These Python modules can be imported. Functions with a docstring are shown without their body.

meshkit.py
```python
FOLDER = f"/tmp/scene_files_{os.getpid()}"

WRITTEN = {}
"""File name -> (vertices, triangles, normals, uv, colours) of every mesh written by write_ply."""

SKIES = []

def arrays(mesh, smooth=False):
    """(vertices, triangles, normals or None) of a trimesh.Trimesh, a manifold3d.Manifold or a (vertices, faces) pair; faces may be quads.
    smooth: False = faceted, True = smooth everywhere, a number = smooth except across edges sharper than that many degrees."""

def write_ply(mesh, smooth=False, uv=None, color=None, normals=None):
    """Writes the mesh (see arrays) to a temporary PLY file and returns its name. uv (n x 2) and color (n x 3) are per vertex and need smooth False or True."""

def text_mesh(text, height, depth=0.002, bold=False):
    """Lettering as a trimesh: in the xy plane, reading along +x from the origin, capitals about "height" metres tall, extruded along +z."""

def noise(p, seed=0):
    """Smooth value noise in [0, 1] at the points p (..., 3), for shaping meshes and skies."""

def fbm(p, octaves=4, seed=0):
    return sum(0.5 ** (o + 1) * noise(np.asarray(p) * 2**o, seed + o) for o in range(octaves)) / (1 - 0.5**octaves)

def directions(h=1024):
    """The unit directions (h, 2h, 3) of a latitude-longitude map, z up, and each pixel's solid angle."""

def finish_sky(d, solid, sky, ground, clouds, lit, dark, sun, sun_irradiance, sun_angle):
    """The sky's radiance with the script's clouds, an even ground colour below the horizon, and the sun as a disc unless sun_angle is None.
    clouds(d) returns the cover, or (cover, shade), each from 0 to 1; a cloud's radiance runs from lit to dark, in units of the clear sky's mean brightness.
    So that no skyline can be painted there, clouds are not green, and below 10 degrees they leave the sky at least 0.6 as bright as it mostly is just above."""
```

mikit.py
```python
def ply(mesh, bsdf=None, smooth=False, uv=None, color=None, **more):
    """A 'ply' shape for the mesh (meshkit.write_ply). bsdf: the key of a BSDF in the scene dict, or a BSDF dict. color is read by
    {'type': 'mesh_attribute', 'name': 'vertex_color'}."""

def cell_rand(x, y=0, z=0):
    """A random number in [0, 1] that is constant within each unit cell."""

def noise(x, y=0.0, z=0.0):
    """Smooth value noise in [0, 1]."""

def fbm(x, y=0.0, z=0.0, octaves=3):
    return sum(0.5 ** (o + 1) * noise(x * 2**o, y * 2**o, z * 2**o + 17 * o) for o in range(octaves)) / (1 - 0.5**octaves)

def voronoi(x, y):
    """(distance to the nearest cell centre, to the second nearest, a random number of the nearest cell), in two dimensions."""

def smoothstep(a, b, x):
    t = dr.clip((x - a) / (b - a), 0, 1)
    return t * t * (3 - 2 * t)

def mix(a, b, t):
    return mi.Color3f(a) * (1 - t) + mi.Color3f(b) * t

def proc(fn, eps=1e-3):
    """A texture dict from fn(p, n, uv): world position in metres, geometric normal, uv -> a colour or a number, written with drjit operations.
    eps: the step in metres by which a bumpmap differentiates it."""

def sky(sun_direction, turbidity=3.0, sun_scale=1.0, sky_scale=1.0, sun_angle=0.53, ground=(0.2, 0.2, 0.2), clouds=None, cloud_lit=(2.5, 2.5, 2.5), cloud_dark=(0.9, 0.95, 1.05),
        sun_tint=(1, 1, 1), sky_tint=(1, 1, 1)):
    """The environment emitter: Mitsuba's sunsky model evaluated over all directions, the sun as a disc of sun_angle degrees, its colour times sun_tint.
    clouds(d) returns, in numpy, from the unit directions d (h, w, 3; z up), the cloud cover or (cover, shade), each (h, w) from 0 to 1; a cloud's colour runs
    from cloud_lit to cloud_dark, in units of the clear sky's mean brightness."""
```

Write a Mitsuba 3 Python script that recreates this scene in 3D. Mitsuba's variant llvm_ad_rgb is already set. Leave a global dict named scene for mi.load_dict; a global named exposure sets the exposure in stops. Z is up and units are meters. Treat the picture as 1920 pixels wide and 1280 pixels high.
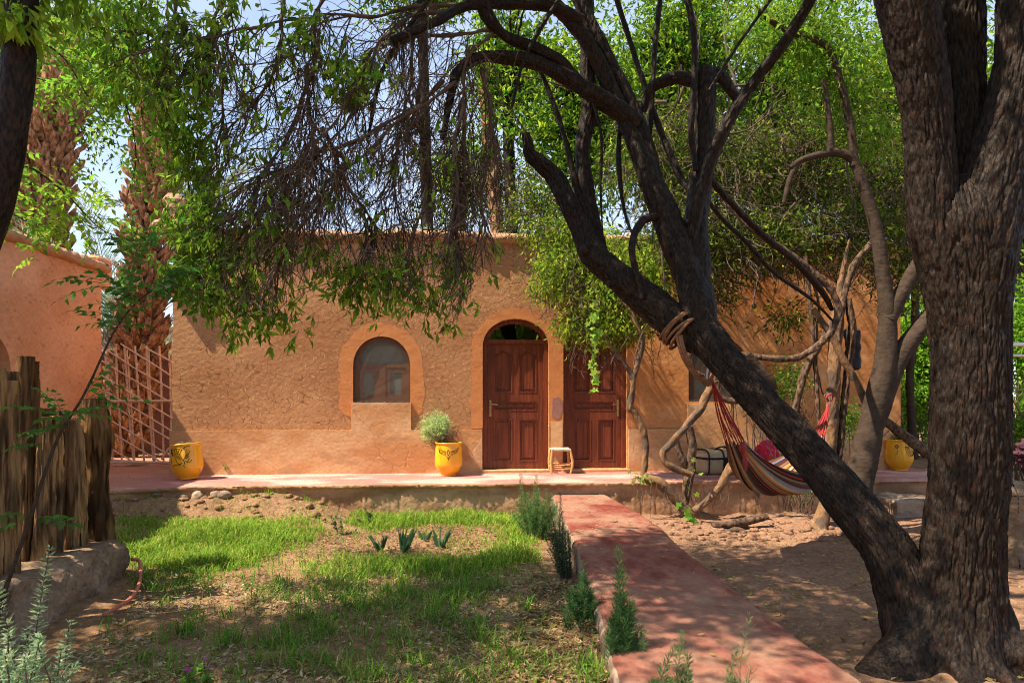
import math, random
import numpy as np
import trimesh
from shapely.geometry import Polygon, box as sbox, LineString, Point
from shapely import affinity
from shapely.ops import unary_union
import drjit as dr
import mitsuba as mi
import mikit, meshkit
from mikit import noise, fbm, voronoi, cell_rand, smoothstep, mix

# ------------------------------------------------------------------ camera, sky, exposure
EYE = 1.63                      # eye height above the garden
FOC = 1280.0                    # focal length, in pixels of a picture 1920 wide
HOR = 743.0                     # row of the horizon in that picture
YAW = 0.0738                    # the camera looks a little to the right of the facade's normal
CS, SN = math.sqrt(1 - YAW * YAW), YAW
T = mi.ScalarTransform4f
scene, labels = {}, {}
scene['camera'] = {
    'type': 'perspective', 'fov': math.degrees(2 * math.atan(960 / FOC)), 'fov_axis': 'x',
    'principal_point_offset_x': 0.0, 'principal_point_offset_y': (640 - HOR) / 1280.0,
    'near_clip': 0.05, 'far_clip': 600.0,
    'to_world': T().look_at(origin=[0, 0, EYE], target=[SN * 10, CS * 10, EYE], up=[0, 0, 1]),
}
SUN = (-0.55, -0.15, 0.82)
def thin_cloud(d):
    q = np.stack([d[..., 0] / (np.abs(d[..., 2]) + 0.25), d[..., 1] / (np.abs(d[..., 2]) + 0.25), d[..., 2]], -1)
    return np.clip(0.16 + 0.55 * (meshkit.fbm(q * np.array([2.0, 3.5, 1.0]) + 4, 5, 3) - 0.35), 0.05, 0.6)
scene['sky_light'] = mikit.sky(SUN, turbidity=3.0, ground=(0.22, 0.16, 0.11), sun_scale=1.0, sky_scale=1.0, clouds=thin_cloud)
exposure = 2.85

# ------------------------------------------------------------------ placing helpers
def P(px, py, Z):
    """the point seen at a pixel of the photograph, Z metres in front of the camera"""
    X, H = (px - 960) / FOC * Z, (HOR - py) / FOC * Z
    return np.array([X * CS + Z * SN, Z * CS - X * SN, EYE + H])
def onY(px, py, y):
    a = (px - 960) / FOC
    Z = y / (CS - a * SN)
    return P(px, py, Z)
def onX(px, py, x):
    a = (px - 960) / FOC
    return P(px, py, x / (SN + a * CS))
def onG(px, py, z=0.0):
    return P(px, py, FOC * (EYE - z) / (py - HOR))
def arr(*pts):
    return np.array(pts, float)

# ------------------------------------------------------------------ scene entries
COUNT = {}
def numbered(key):
    n = COUNT.get(key, 0)
    COUNT[key] = n + 1
    return key if n == 0 else f'{key}_{n:03d}'
def thing(name, label, cat, group=None):
    k = numbered(name)
    labels[k] = {'label': label, 'category': cat}
    if group: labels[k]['group'] = group
    return k
def obj(name, mesh, bsdf, parent=None, smooth=False, label=None, cat=None, group=None, kind=None, color=None, uv=None):
    k = numbered(parent + '__' + name if parent else name)
    scene[k] = mikit.ply(mesh, bsdf, smooth=smooth, color=color, uv=uv)
    d = {a: b for a, b in (('label', label), ('category', cat), ('group', group), ('kind', kind)) if b}
    if d: labels[k] = d
    return k
def tm(v, f):
    return trimesh.Trimesh(np.asarray(v, float), np.asarray(f, int), process=False)
def cat(meshes):
    meshes = [m for m in meshes if m is not None]
    return meshes[0] if len(meshes) == 1 else trimesh.util.concatenate(meshes)
def vf(mesh):
    return np.asarray(mesh.vertices), np.asarray(mesh.faces)

# ------------------------------------------------------------------ mesh helpers
def bx(x0, x1, y0, y1, z0, z1, bev=0.0):
    if bev <= 0:
        m = trimesh.creation.box(extents=[x1 - x0, y1 - y0, z1 - z0])
        m.apply_translation([(x0 + x1) / 2, (y0 + y1) / 2, (z0 + z1) / 2])
        return m
    pts = []
    for sx in (0, 1):
        for sy in (0, 1):
            for sz in (0, 1):
                c = [(x0, x1)[sx], (y0, y1)[sy], (z0, z1)[sz]]
                for k in range(3):
                    q = [c[i] + (bev if (sx, sy, sz)[i] == 0 else -bev) for i in range(3)]
                    q[k] = c[k]
                    pts.append(q)
    return trimesh.convex.convex_hull(np.array(pts))
def ext(poly, y0, y1):
    """a polygon drawn in (x, z), extruded from y0 (near) to y1"""
    out = []
    for g in getattr(poly, 'geoms', [poly]):
        if g.area < 1e-7: continue
        m = trimesh.creation.extrude_polygon(g, y1 - y0, engine='earcut')
        v, f = vf(m)
        out.append(tm(np.c_[v[:, 0], y1 - v[:, 2], v[:, 1]], f))
    return cat(out)
def noise3(p, seed=0):
    return meshkit.noise(np.asarray(p, float), seed) * 2 - 1
def fbm3(p, oct=4, seed=0):
    return meshkit.fbm(np.asarray(p, float), oct, seed) * 2 - 1
def catmull(pts, n):
    """smooth curve through rows of pts (any number of columns), n samples"""
    p = np.asarray(pts, float)
    if len(p) == 2:
        return p[0] + (p[1] - p[0]) * np.linspace(0, 1, n)[:, None]
    q = np.vstack([2 * p[0] - p[1], p, 2 * p[-1] - p[-2]])
    d = np.r_[0, np.cumsum(np.linalg.norm(np.diff(p[:, :3], axis=0), axis=1) + 1e-9)]
    s = np.interp(np.linspace(0, d[-1], n), d, np.arange(len(p)))
    i = np.minimum(s.astype(int), len(p) - 2)
    t = (s - i)[:, None]
    a, b, c, e = q[i], q[i + 1], q[i + 2], q[i + 3]
    return 0.5 * ((2 * b) + (-a + c) * t + (2 * a - 5 * b + 4 * c - e) * t ** 2 + (-a + 3 * b - 3 * c + e) * t ** 3)
def frames(c):
    t = np.gradient(c, axis=0)
    t /= np.linalg.norm(t, axis=1, keepdims=True) + 1e-12
    a = np.zeros_like(c)
    ref = np.array([0, 1.0, 0]) if abs(t[0, 1]) < 0.9 else np.array([1.0, 0, 0])
    u = ref - t[0] * (ref @ t[0])
    u /= np.linalg.norm(u)
    for i in range(len(c)):
        u = u - t[i] * (u @ t[i])
        u /= np.linalg.norm(u) + 1e-12
        a[i] = u
    return t, a, np.cross(t, a)
def limb(pts, sides=12, seg=0.03, bark=0.0, lump=0.0, fr=3.0, fs=5.0, seed=1, cap=True, flare=None):
    """pts: rows x y z radius. A tapered limb along a smooth curve with furrowed bark displaced on it."""
    pts = np.asarray(pts, float)
    L = np.linalg.norm(np.diff(pts[:, :3], axis=0), axis=1).sum()
    n = max(4, int(L / seg))
    q = catmull(pts, n)
    c, r = q[:, :3], np.maximum(q[:, 3], 0.0008)
    t, a, b = frames(c)
    th = np.arange(sides) * 2 * np.pi / sides
    s = np.r_[0, np.cumsum(np.linalg.norm(np.diff(c, axis=0), axis=1))]
    ct, st = np.cos(th)[None], np.sin(th)[None]
    S = s[:, None] + 0 * th[None]
    ct, st = ct + 0 * S, st + 0 * S
    rr = np.repeat(r[:, None], sides, 1)
    off = seed * 7.13
    if lump:
        p3 = np.stack([ct * 1.1 + off + 0 * S, st * 1.1 + 0 * S, S / (r.mean() * 3.5)], -1)
        rr = rr * (1 + lump * fbm3(p3, 3, seed))
    if flare is not None:
        rr = rr * (1 + flare(S, th[None]))
    if bark:
        warp = 0.35 * fbm3(np.stack([ct * 2 + off + 0 * S, st * 2 + 0 * S, S * fs * 0.5], -1), 2, seed + 5)
        p3 = np.stack([ct * fr + off + warp, st * fr + warp, S * fs], -1)
        rid = np.abs(noise3(p3, seed))
        p4 = np.stack([ct * fr * 2.3 + off + 3, st * fr * 2.3 + warp, S * fs * 2.1], -1)
        rid2 = np.abs(noise3(p4, seed + 2))
        fine = noise3(p4 * np.array([2.5, 2.5, 2.5]), seed + 9)
        h = np.clip(rid / 0.35, 0, 1) * 0.6 + np.clip(rid2 / 0.4, 0, 1) * 0.35 + 0.12 * fine - 0.55
        rr = rr + bark * h * np.minimum(1, rr / 0.05)
    v = c[:, None] + rr[..., None] * (ct[..., None] * a[:, None] + st[..., None] * b[:, None])
    i, j = np.meshgrid(np.arange(n - 1), np.arange(sides), indexing='ij')
    k = (j + 1) % sides
    A, B, C, D = i * sides + j, i * sides + k, (i + 1) * sides + k, (i + 1) * sides + j
    f = np.vstack([np.stack([A, B, C], -1).reshape(-1, 3), np.stack([A, C, D], -1).reshape(-1, 3)])
    v = v.reshape(-1, 3)
    if cap:
        n0 = len(v)
        v = np.vstack([v, c[0] - t[0] * 0.0, c[-1] + t[-1] * r[-1] * 0.25])
        jj = np.arange(sides)
        kk = (jj + 1) % sides
        f = np.vstack([f, np.stack([kk, jj, jj * 0 + n0], -1), np.stack([(n - 1) * sides + jj, (n - 1) * sides + kk, jj * 0 + n0 + 1], -1)])
    return tm(v, f)
def pxlimb(rows, Z=None, **kw):
    """rows: px py half-width-in-px [Z]; gives a limb in the world"""
    out = []
    for row in rows:
        z = row[3] if len(row) > 3 else Z
        out.append([*P(row[0], row[1], z), row[2] / FOC * z])
    return limb(out, **kw)
def tubes(pts, rad, sides=3):
    """many polylines at once: pts (n, m, 3), rad (n, m)"""
    n, m = pts.shape[:2]
    t = np.gradient(pts, axis=1)
    t /= np.linalg.norm(t, axis=2, keepdims=True) + 1e-12
    ref = np.where(np.abs(t[..., 2:]) < 0.8, np.array([0, 0, 1.0]), np.array([1.0, 0, 0]))
    a = np.cross(t, ref)
    a /= np.linalg.norm(a, axis=2, keepdims=True) + 1e-12
    b = np.cross(t, a)
    th = np.arange(sides) * 2 * np.pi / sides
    v = pts[:, :, None] + rad[:, :, None, None] * (np.cos(th)[:, None] * a[:, :, None] + np.sin(th)[:, None] * b[:, :, None])
    N, i, j = np.meshgrid(np.arange(n), np.arange(m - 1), np.arange(sides), indexing='ij')
    k = (j + 1) % sides
    base = N * m * sides
    A, B, C, D = base + i * sides + j, base + i * sides + k, base + (i + 1) * sides + k, base + (i + 1) * sides + j
    f = np.vstack([np.stack([A, B, C], -1).reshape(-1, 3), np.stack([A, C, D], -1).reshape(-1, 3)])
    return tm(v.reshape(-1, 3), f)
def unit(v):
    return v / (np.linalg.norm(v, axis=-1, keepdims=True) + 1e-12)
def grow(rng, p0, d0, L, m=6, droop=0.25, jit=0.25):
    """n wandering shoots: returns (n, m, 3)"""
    n = len(p0)
    p, d = np.array(p0, float), unit(np.array(d0, float))
    out = [p.copy()]
    step = (np.asarray(L) / (m - 1)).reshape(-1, 1) if np.ndim(L) else np.full((n, 1), L / (m - 1))
    for _ in range(m - 1):
        d = unit(d + jit * rng.normal(size=(n, 3)) + np.array([0, 0, -1.0]) * droop)
        p = p + d * step
        out.append(p.copy())
    return np.stack(out, 1)
def leafmesh(rng, base, d, L, W, fold=0.25, flat=None, curl=0.15, plain=False):
    """n leaves, each of four triangles folded along the midrib (two if plain). flat: preferred normal"""
    n = len(base)
    d = unit(d)
    u = rng.normal(size=(n, 3)) if flat is None else flat + 0.45 * rng.normal(size=(n, 3))
    side = unit(np.cross(d, u))
    nor = np.cross(side, d)
    L, W = np.broadcast_to(L, n)[:, None], np.broadcast_to(W, n)[:, None]
    mid = base + d * L * 0.5
    tip = base + d * L - nor * L * curl
    lft = base + d * L * 0.45 + side * W / 2 + nor * W * fold
    rgt = base + d * L * 0.45 - side * W / 2 + nor * W * fold
    if plain:
        v = np.stack([base, rgt, tip, lft], 1).reshape(-1, 3)
        return v, (np.array([[0, 1, 2], [0, 2, 3]])[None] + (np.arange(n) * 4)[:, None, None]).reshape(-1, 3)
    v = np.stack([base, rgt, tip, lft, mid], 1).reshape(-1, 3)
    o = (np.arange(n) * 5)[:, None, None]
    f = (np.array([[0, 1, 4], [0, 4, 3], [1, 2, 4], [4, 2, 3]])[None] + o).reshape(-1, 3)
    return v, f
def leafcolor(rng, n, k, base, var=0.25, alt=None, frac=0.1):
    """one dye per leaf"""
    c = np.array(base)[None] * (1 + var * rng.normal(size=(n, 1)).clip(-2, 2)) * (1 + 0.12 * rng.normal(size=(n, 3)))
    if alt is not None:
        pick = rng.random(n) < frac
        c[pick] = np.array(alt)[None] * (1 + var * rng.normal(size=(pick.sum(), 1)).clip(-2, 2))
    return np.repeat(c.clip(0.005, 0.9), k, 0)

def lattice(rows, flip=False):
    """rows: (m, n, 3) points joined into a sheet"""
    g = np.stack(rows, 0)
    m, n = g.shape[:2]
    A = (np.arange(m - 1)[:, None] * n + np.arange(n - 1)).ravel()
    f = np.vstack([np.c_[A, A + n, A + n + 1], np.c_[A, A + n + 1, A + 1]])
    return tm(g.reshape(-1, 3), f[:, ::-1] if flip else f)

# ------------------------------------------------------------------ materials
def mat(key, d, two=True):
    scene[key] = {'type': 'twosided', 'bsdf': d} if two else d
def rgb(*c):
    return {'type': 'rgb', 'value': list(map(float, c))}
def diffuse(key, fn):
    mat(key, {'type': 'diffuse', 'reflectance': mikit.proc(fn) if callable(fn) else rgb(*fn)})
def bumped(key, fn, height, scale=1.0, eps=2e-3, inner=None):
    mat(key, {'type': 'bumpmap', 'arbitrary': mikit.proc(height, eps), 'scale': float(scale),
              'bsdf': inner or {'type': 'diffuse', 'reflectance': mikit.proc(fn)}})

def crackline(p, f, w, seed=0.0, warp=0.16):
    wx = p.x + warp * (fbm(p.x * 5 + seed, p.y * 5, p.z * 5, 3) - 0.5)
    wz = p.z + warp * (fbm(p.x * 5 + 31 + seed, p.y * 5, p.z * 5, 3) - 0.5)
    a, b, _ = voronoi(wx * f, wz * f)
    return (1 - smoothstep(0.0, w, b - a)) * smoothstep(0.38, 0.52, noise(p.x * f * 0.9 + 7, p.y, p.z * f * 0.9 + seed))
def crackmask(p):
    return smoothstep(0.32, 0.52, fbm(p.x * 1.1 + 5, p.y, p.z * 1.1, 3))
def flecks(p, f, ang, thr):
    """chopped straw lying in the plaster"""
    c, s = math.cos(ang), math.sin(ang)
    u, v = (p.x * c + p.z * s) * f, (-p.x * s + p.z * c) * f * 7.0
    cu, cv = dr.floor(u), dr.floor(v)
    r = cell_rand(cu, cv, 7)
    du, dv = u - cu - 0.5, v - cv - 0.5
    return dr.select((r > thr) & (dr.abs(du) < 0.42) & (dr.abs(dv) < 0.30), 1.0, 0.0)
def straw(p):
    return dr.minimum(flecks(p, 14, 0.5, 0.992) + flecks(p, 17, -0.7, 0.993) + flecks(p, 13, 1.35, 0.993) + flecks(p, 19, 0.1, 0.993), 1)

def plaster_c(p, n, uv):
    t = fbm(p.x * 0.8, p.y * 0.8, p.z * 0.8, 3)
    c = mix((0.385, 0.188, 0.090), (0.485, 0.262, 0.132), smoothstep(0.3, 0.7, t))
    g = fbm(p.x * 35, p.y * 35, p.z * 35, 3)
    c = c * (0.80 + 0.4 * g)
    cr = crackline(p, 9.5, 0.085) * crackmask(p)
    cr2 = crackline(p, 22.0, 0.10, 9.0) * 0.45 * crackmask(p + mi.Vector3f(7, 0, 3))
    c = mix(c, (0.13, 0.065, 0.03), dr.minimum(1, 0.62 * dr.maximum(cr, cr2)))
    return mix(c, (0.80, 0.60, 0.36), straw(p) * 0.6)
def plaster_h(p, n, uv):
    cr = crackline(p, 9.5, 0.09) * crackmask(p)
    return -0.003 * cr + 0.006 * fbm(p.x * 22, p.y * 22, p.z * 22, 3) + 0.002 * straw(p) + 0.004 * fbm(p.x * 6, p.y * 6, p.z * 6, 2)
bumped('mat_plaster', plaster_c, plaster_h, 0.9, 3e-3)

def smooth_h(p, n, uv):
    return 0.004 * fbm(p.x * 28, p.y * 28, p.z * 28, 3) + 0.006 * fbm(p.x * 6, p.y * 6, p.z * 6, 2) - 0.004 * crackline(p, 1.4, 0.02, 3.0)
def surround_c(p, n, uv):
    g = fbm(p.x * 14, p.y * 14, p.z * 14, 4)
    c = mix((0.49, 0.185, 0.070), (0.60, 0.275, 0.115), g)
    return mix(c, (0.72, 0.45, 0.25), straw(p) * 0.35)
bumped('mat_surround', surround_c, smooth_h, 0.9, 3e-3)
def dado_c(p, n, uv):
    t = fbm(p.x * 1.6, p.y, p.z * 2.6, 4)
    c = mix((0.52, 0.27, 0.125), (0.63, 0.40, 0.22), smoothstep(0.35, 0.65, t))
    c = c * (0.85 + 0.3 * fbm(p.x * 30, p.y * 30, p.z * 30, 2))
    st = smoothstep(0.60, 0.72, fbm(p.x * 3.1 + 9, p.y, p.z * 4.1, 4))
    c = mix(c, (0.42, 0.25, 0.14), st * 0.6)
    cr = crackline(p, 1.4, 0.010, 3.0) * smoothstep(0.5, 0.62, fbm(p.x * 0.9 + 4, 0, p.z * 0.9, 2))
    return mix(c, (0.26, 0.12, 0.055), cr * 0.6)
bumped('mat_dado', dado_c, smooth_h, 0.9, 3e-3)
def ochre_c(p, n, uv):
    t = fbm(p.x * 1.2, p.y * 1.2, p.z * 1.2, 4)
    c = mix((0.58, 0.295, 0.155), (0.68, 0.385, 0.225), smoothstep(0.35, 0.65, t))
    c = c * (0.82 + 0.36 * fbm(p.x * 24, p.y * 24, p.z * 24, 3))
    pits = smoothstep(0.70, 0.78, noise(p.x * 19, p.y * 19, p.z * 19)) * smoothstep(0.5, 0.7, noise(p.x * 5, p.y * 5, p.z * 5))
    return mix(c, (0.30, 0.13, 0.06), pits * 0.35)
bumped('mat_ochre', ochre_c, lambda p, n, uv: 0.008 * fbm(p.x * 20, p.y * 20, p.z * 20, 3) + 0.012 * fbm(p.x * 5, p.y * 5, p.z * 5, 2), 0.9, 3e-3)
def rightcoat_c(p, n, uv):
    t = fbm(p.x * 1.2, p.y * 1.2, p.z * 1.6, 4)
    c = mix((0.46, 0.195, 0.070), (0.58, 0.285, 0.120), smoothstep(0.35, 0.65, t))
    c = c * (0.82 + 0.36 * fbm(p.x * 24, p.y * 24, p.z * 24, 3))
    return mix(c, (0.62, 0.38, 0.22), smoothstep(0.58, 0.72, fbm(p.x * 4, p.y, p.z * 3, 4)) * 0.5)
bumped('mat_rightcoat', rightcoat_c, lambda p, n, uv: 0.005 * fbm(p.x * 20, p.y * 20, p.z * 20, 3) + 0.008 * fbm(p.x * 5, p.y * 5, p.z * 5, 2), 0.9, 3e-3)
def mud_c(p, n, uv):
    t = fbm(p.x * 9, p.y * 9, p.z * 9, 4)
    return mix((0.33, 0.185, 0.105), (0.56, 0.36, 0.23), t)
bumped('mat_mud', mud_c, lambda p, n, uv: 0.02 * fbm(p.x * 26, p.y * 26, p.z * 26, 3), 0.9, 3e-3)
def base_c(p, n, uv):
    t = fbm(p.x * 4, p.y * 4, p.z * 4, 4)
    c = mix((0.15, 0.10, 0.066), (0.29, 0.205, 0.14), smoothstep(0.3, 0.7, t))
    return c * (0.7 + 0.6 * fbm(p.x * 40, p.y * 40, p.z * 40, 2))
bumped('mat_mudbase', base_c, lambda p, n, uv: 0.035 * fbm(p.x * 20, p.y * 20, p.z * 20, 4) - 0.012 * crackline(p, 2.2, 0.05, 5.0), 0.9, 3e-3)

def soil_c(p, n, uv):
    t = fbm(p.x * 1.3, p.y * 1.3, 0.0, 4)
    red = smoothstep(0.8, 2.6, p.x)
    c = mix(mix((0.17, 0.10, 0.055), (0.29, 0.18, 0.105), t), mix((0.175, 0.098, 0.060), (0.295, 0.178, 0.118), t), red)
    g = fbm(p.x * 30, p.y * 30, p.z * 30, 3)
    c = c * (0.6 + 0.8 * g)
    peb = smoothstep(0.78, 0.84, noise(p.x * 55, p.y * 55, 0.0))
    return mix(c, (0.42, 0.30, 0.2), peb * 0.4)
bumped('mat_soil', soil_c, lambda p, n, uv: 0.02 * fbm(p.x * 18, p.y * 18, 0.0, 4), 0.9, 3e-3)

def redpaint_c(p, n, uv):
    a = fbm(p.x * 1.6 + 3, p.y * 1.2, 0.0, 4)
    b = fbm(p.x * 7, p.y * 5, 0.0, 4)
    w = smoothstep(0.30, 0.74, 0.5 * a + 0.3 * b + 0.2 * fbm(p.x * 22, p.y * 11, 0.0, 3))
    c = mix((0.150, 0.034, 0.024), (0.27, 0.132, 0.094), w)
    dust = smoothstep(0.50, 0.72, fbm(p.x * 2.3 + 20, p.y * 2.9, 0.0, 4))
    c = mix(c, (0.28, 0.175, 0.118), dust * 0.65)
    return c * (0.84 + 0.32 * fbm(p.x * 42, p.y * 42, 0.0, 2))
mat('mat_redpaint', {'type': 'bumpmap', 'arbitrary': mikit.proc(lambda p, n, uv: 0.006 * fbm(p.x * 9, p.y * 9, p.z * 9, 3) + 0.002 * fbm(p.x * 60, p.y * 60, p.z * 60, 2), 2e-3), 'scale': 0.8,
    'bsdf': {'type': 'principled', 'base_color': mikit.proc(redpaint_c), 'roughness': 0.55, 'specular': 0.35}})
def terr_c(p, n, uv):
    a = fbm(p.x * 1.4 + 8, p.y * 2.0, 0.0, 4)
    c = mix((0.42, 0.19, 0.165), (0.56, 0.36, 0.32), smoothstep(0.38, 0.62, a))
    earth = 1 - smoothstep(-4.7, -3.9, p.x + 0.5 * fbm(p.x * 3, p.y * 3, 0.0, 3) - 0.25)
    c = mix(c, (0.42, 0.22, 0.14), earth * 0.8)
    return c * (0.84 + 0.32 * fbm(p.x * 38, p.y * 38, 0.0, 2))
diffuse('mat_terrace', terr_c)
def riser_c(p, n, uv):
    t = fbm(p.x * 2.2, p.y * 2, p.z * 5, 4)
    c = mix((0.30, 0.17, 0.095), (0.50, 0.31, 0.19), smoothstep(0.3, 0.7, t))
    return c * (0.75 + 0.5 * fbm(p.x * 30, p.y * 30, p.z * 30, 3))
bumped('mat_riser', riser_c, lambda p, n, uv: 0.012 * fbm(p.x * 16, p.y * 16, p.z * 16, 4), 0.9, 3e-3)
def concrete_c(p, n, uv):
    t = fbm(p.x * 6, p.y * 6, p.z * 6, 4)
    return mix((0.15, 0.105, 0.078), (0.34, 0.265, 0.20), smoothstep(0.3, 0.7, t))
bumped('mat_concrete', concrete_c, lambda p, n, uv: 0.015 * fbm(p.x * 25, p.y * 25, p.z * 25, 3), 0.9, 3e-3)

def wood_c(p, n, uv):
    g = fbm(p.x * 55 + 3 * fbm(p.x * 4, 0.0, p.z * 1.2, 2), p.y * 55, p.z * 2.2, 3)
    c = mix((0.095, 0.019, 0.007), (0.195, 0.046, 0.015), smoothstep(0.15, 0.85, g))
    return c * (0.75 + 0.5 * fbm(p.x * 2.2, p.y, p.z * 1.7, 3))
mat('mat_doorwood', {'type': 'principled', 'base_color': mikit.proc(wood_c), 'roughness': 0.42, 'specular': 0.45})
mat('mat_glass', {'type': 'thindielectric', 'int_ior': 1.5}, two=False)
diffuse('mat_patch', lambda p, n, uv: mix((0.27, 0.135, 0.115), (0.36, 0.20, 0.17), fbm(p.x * 20, p.y * 20, p.z * 20, 3)))
diffuse('mat_room', (0.10, 0.08, 0.06))
mat('mat_brass', {'type': 'principled', 'base_color': rgb(0.45, 0.33, 0.15), 'metallic': 0.9, 'roughness': 0.4})
mat('mat_steel', {'type': 'principled', 'base_color': rgb(0.55, 0.54, 0.52), 'metallic': 1.0, 'roughness': 0.3})
scene['mat_screen'] = {'type': 'mask', 'opacity': 0.42, 'bsdf': {'type': 'twosided', 'bsdf': {'type': 'diffuse', 'reflectance': rgb(0.10, 0.09, 0.078)}}}
diffuse('mat_pane', (0.26, 0.29, 0.26))
diffuse('mat_casement', (0.30, 0.14, 0.08))
VC = {'type': 'mesh_attribute', 'name': 'vertex_color'}
mat('mat_vc', {'type': 'diffuse', 'reflectance': VC})
scene['mat_leaf'] = {'type': 'principledthin', 'base_color': VC, 'roughness': 0.45, 'diff_trans': 1.05, 'spec_trans': 0.0, 'eta': 1.35}
scene['mat_grass'] = {'type': 'principledthin', 'base_color': VC, 'roughness': 0.5, 'diff_trans': 0.85, 'spec_trans': 0.0, 'eta': 1.3}

def bark_c(p, n, uv):
    g = fbm(p.x * 95, p.y * 95, p.z * 26, 3)
    c = mix((0.009, 0.0067, 0.0056), (0.030, 0.0215, 0.0165), smoothstep(0.25, 0.76, g))
    pale = smoothstep(0.60, 0.70, fbm(p.x * 55 + 4, p.y * 55, p.z * 20, 3))
    c = mix(c, (0.055, 0.043, 0.035), pale * 0.3)
    rust = smoothstep(0.60, 0.72, fbm(p.x * 40 + 9, p.y * 40, p.z * 12, 3))
    return mix(c, (0.050, 0.024, 0.015), rust * 0.5)
bumped('mat_bark', bark_c, lambda p, n, uv: 0.016 * fbm(p.x * 55, p.y * 55, p.z * 16, 4), 1.0, 2e-3,
       {'type': 'principled', 'base_color': mikit.proc(bark_c), 'roughness': 0.55, 'specular': 0.12})
def greybark_c(p, n, uv):
    g = fbm(p.x * 14, p.y * 14, p.z * 22, 4)
    c = mix((0.034, 0.024, 0.018), (0.090, 0.068, 0.053), g)
    spot = smoothstep(0.62, 0.72, fbm(p.x * 20, p.y * 20, p.z * 42, 3))
    return mix(c, (0.035, 0.025, 0.02), spot * 0.6)
bumped('mat_greybark', greybark_c, lambda p, n, uv: 0.006 * fbm(p.x * 24, p.y * 24, p.z * 50, 3), 1.0, 2e-3)
def twig_c(p, n, uv):
    return mix((0.062, 0.045, 0.036), (0.175, 0.132, 0.104), fbm(p.x * 6, p.y * 6, p.z * 6, 3))
diffuse('mat_twig', twig_c)
def vinebark_c(p, n, uv):
    g = fbm(p.x * 45, p.y * 45, p.z * 16, 4)
    return mix((0.045, 0.029, 0.020), (0.17, 0.115, 0.082), smoothstep(0.25, 0.75, g))
bumped('mat_vinebark', vinebark_c, lambda p, n, uv: 0.010 * fbm(p.x * 60, p.y * 60, p.z * 22, 3), 1.0, 2e-3)
def redmud_c(p, n, uv):
    return mix((0.17, 0.080, 0.055), (0.27, 0.135, 0.090), fbm(p.x * 6, p.y * 6, p.z * 6, 4))
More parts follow.
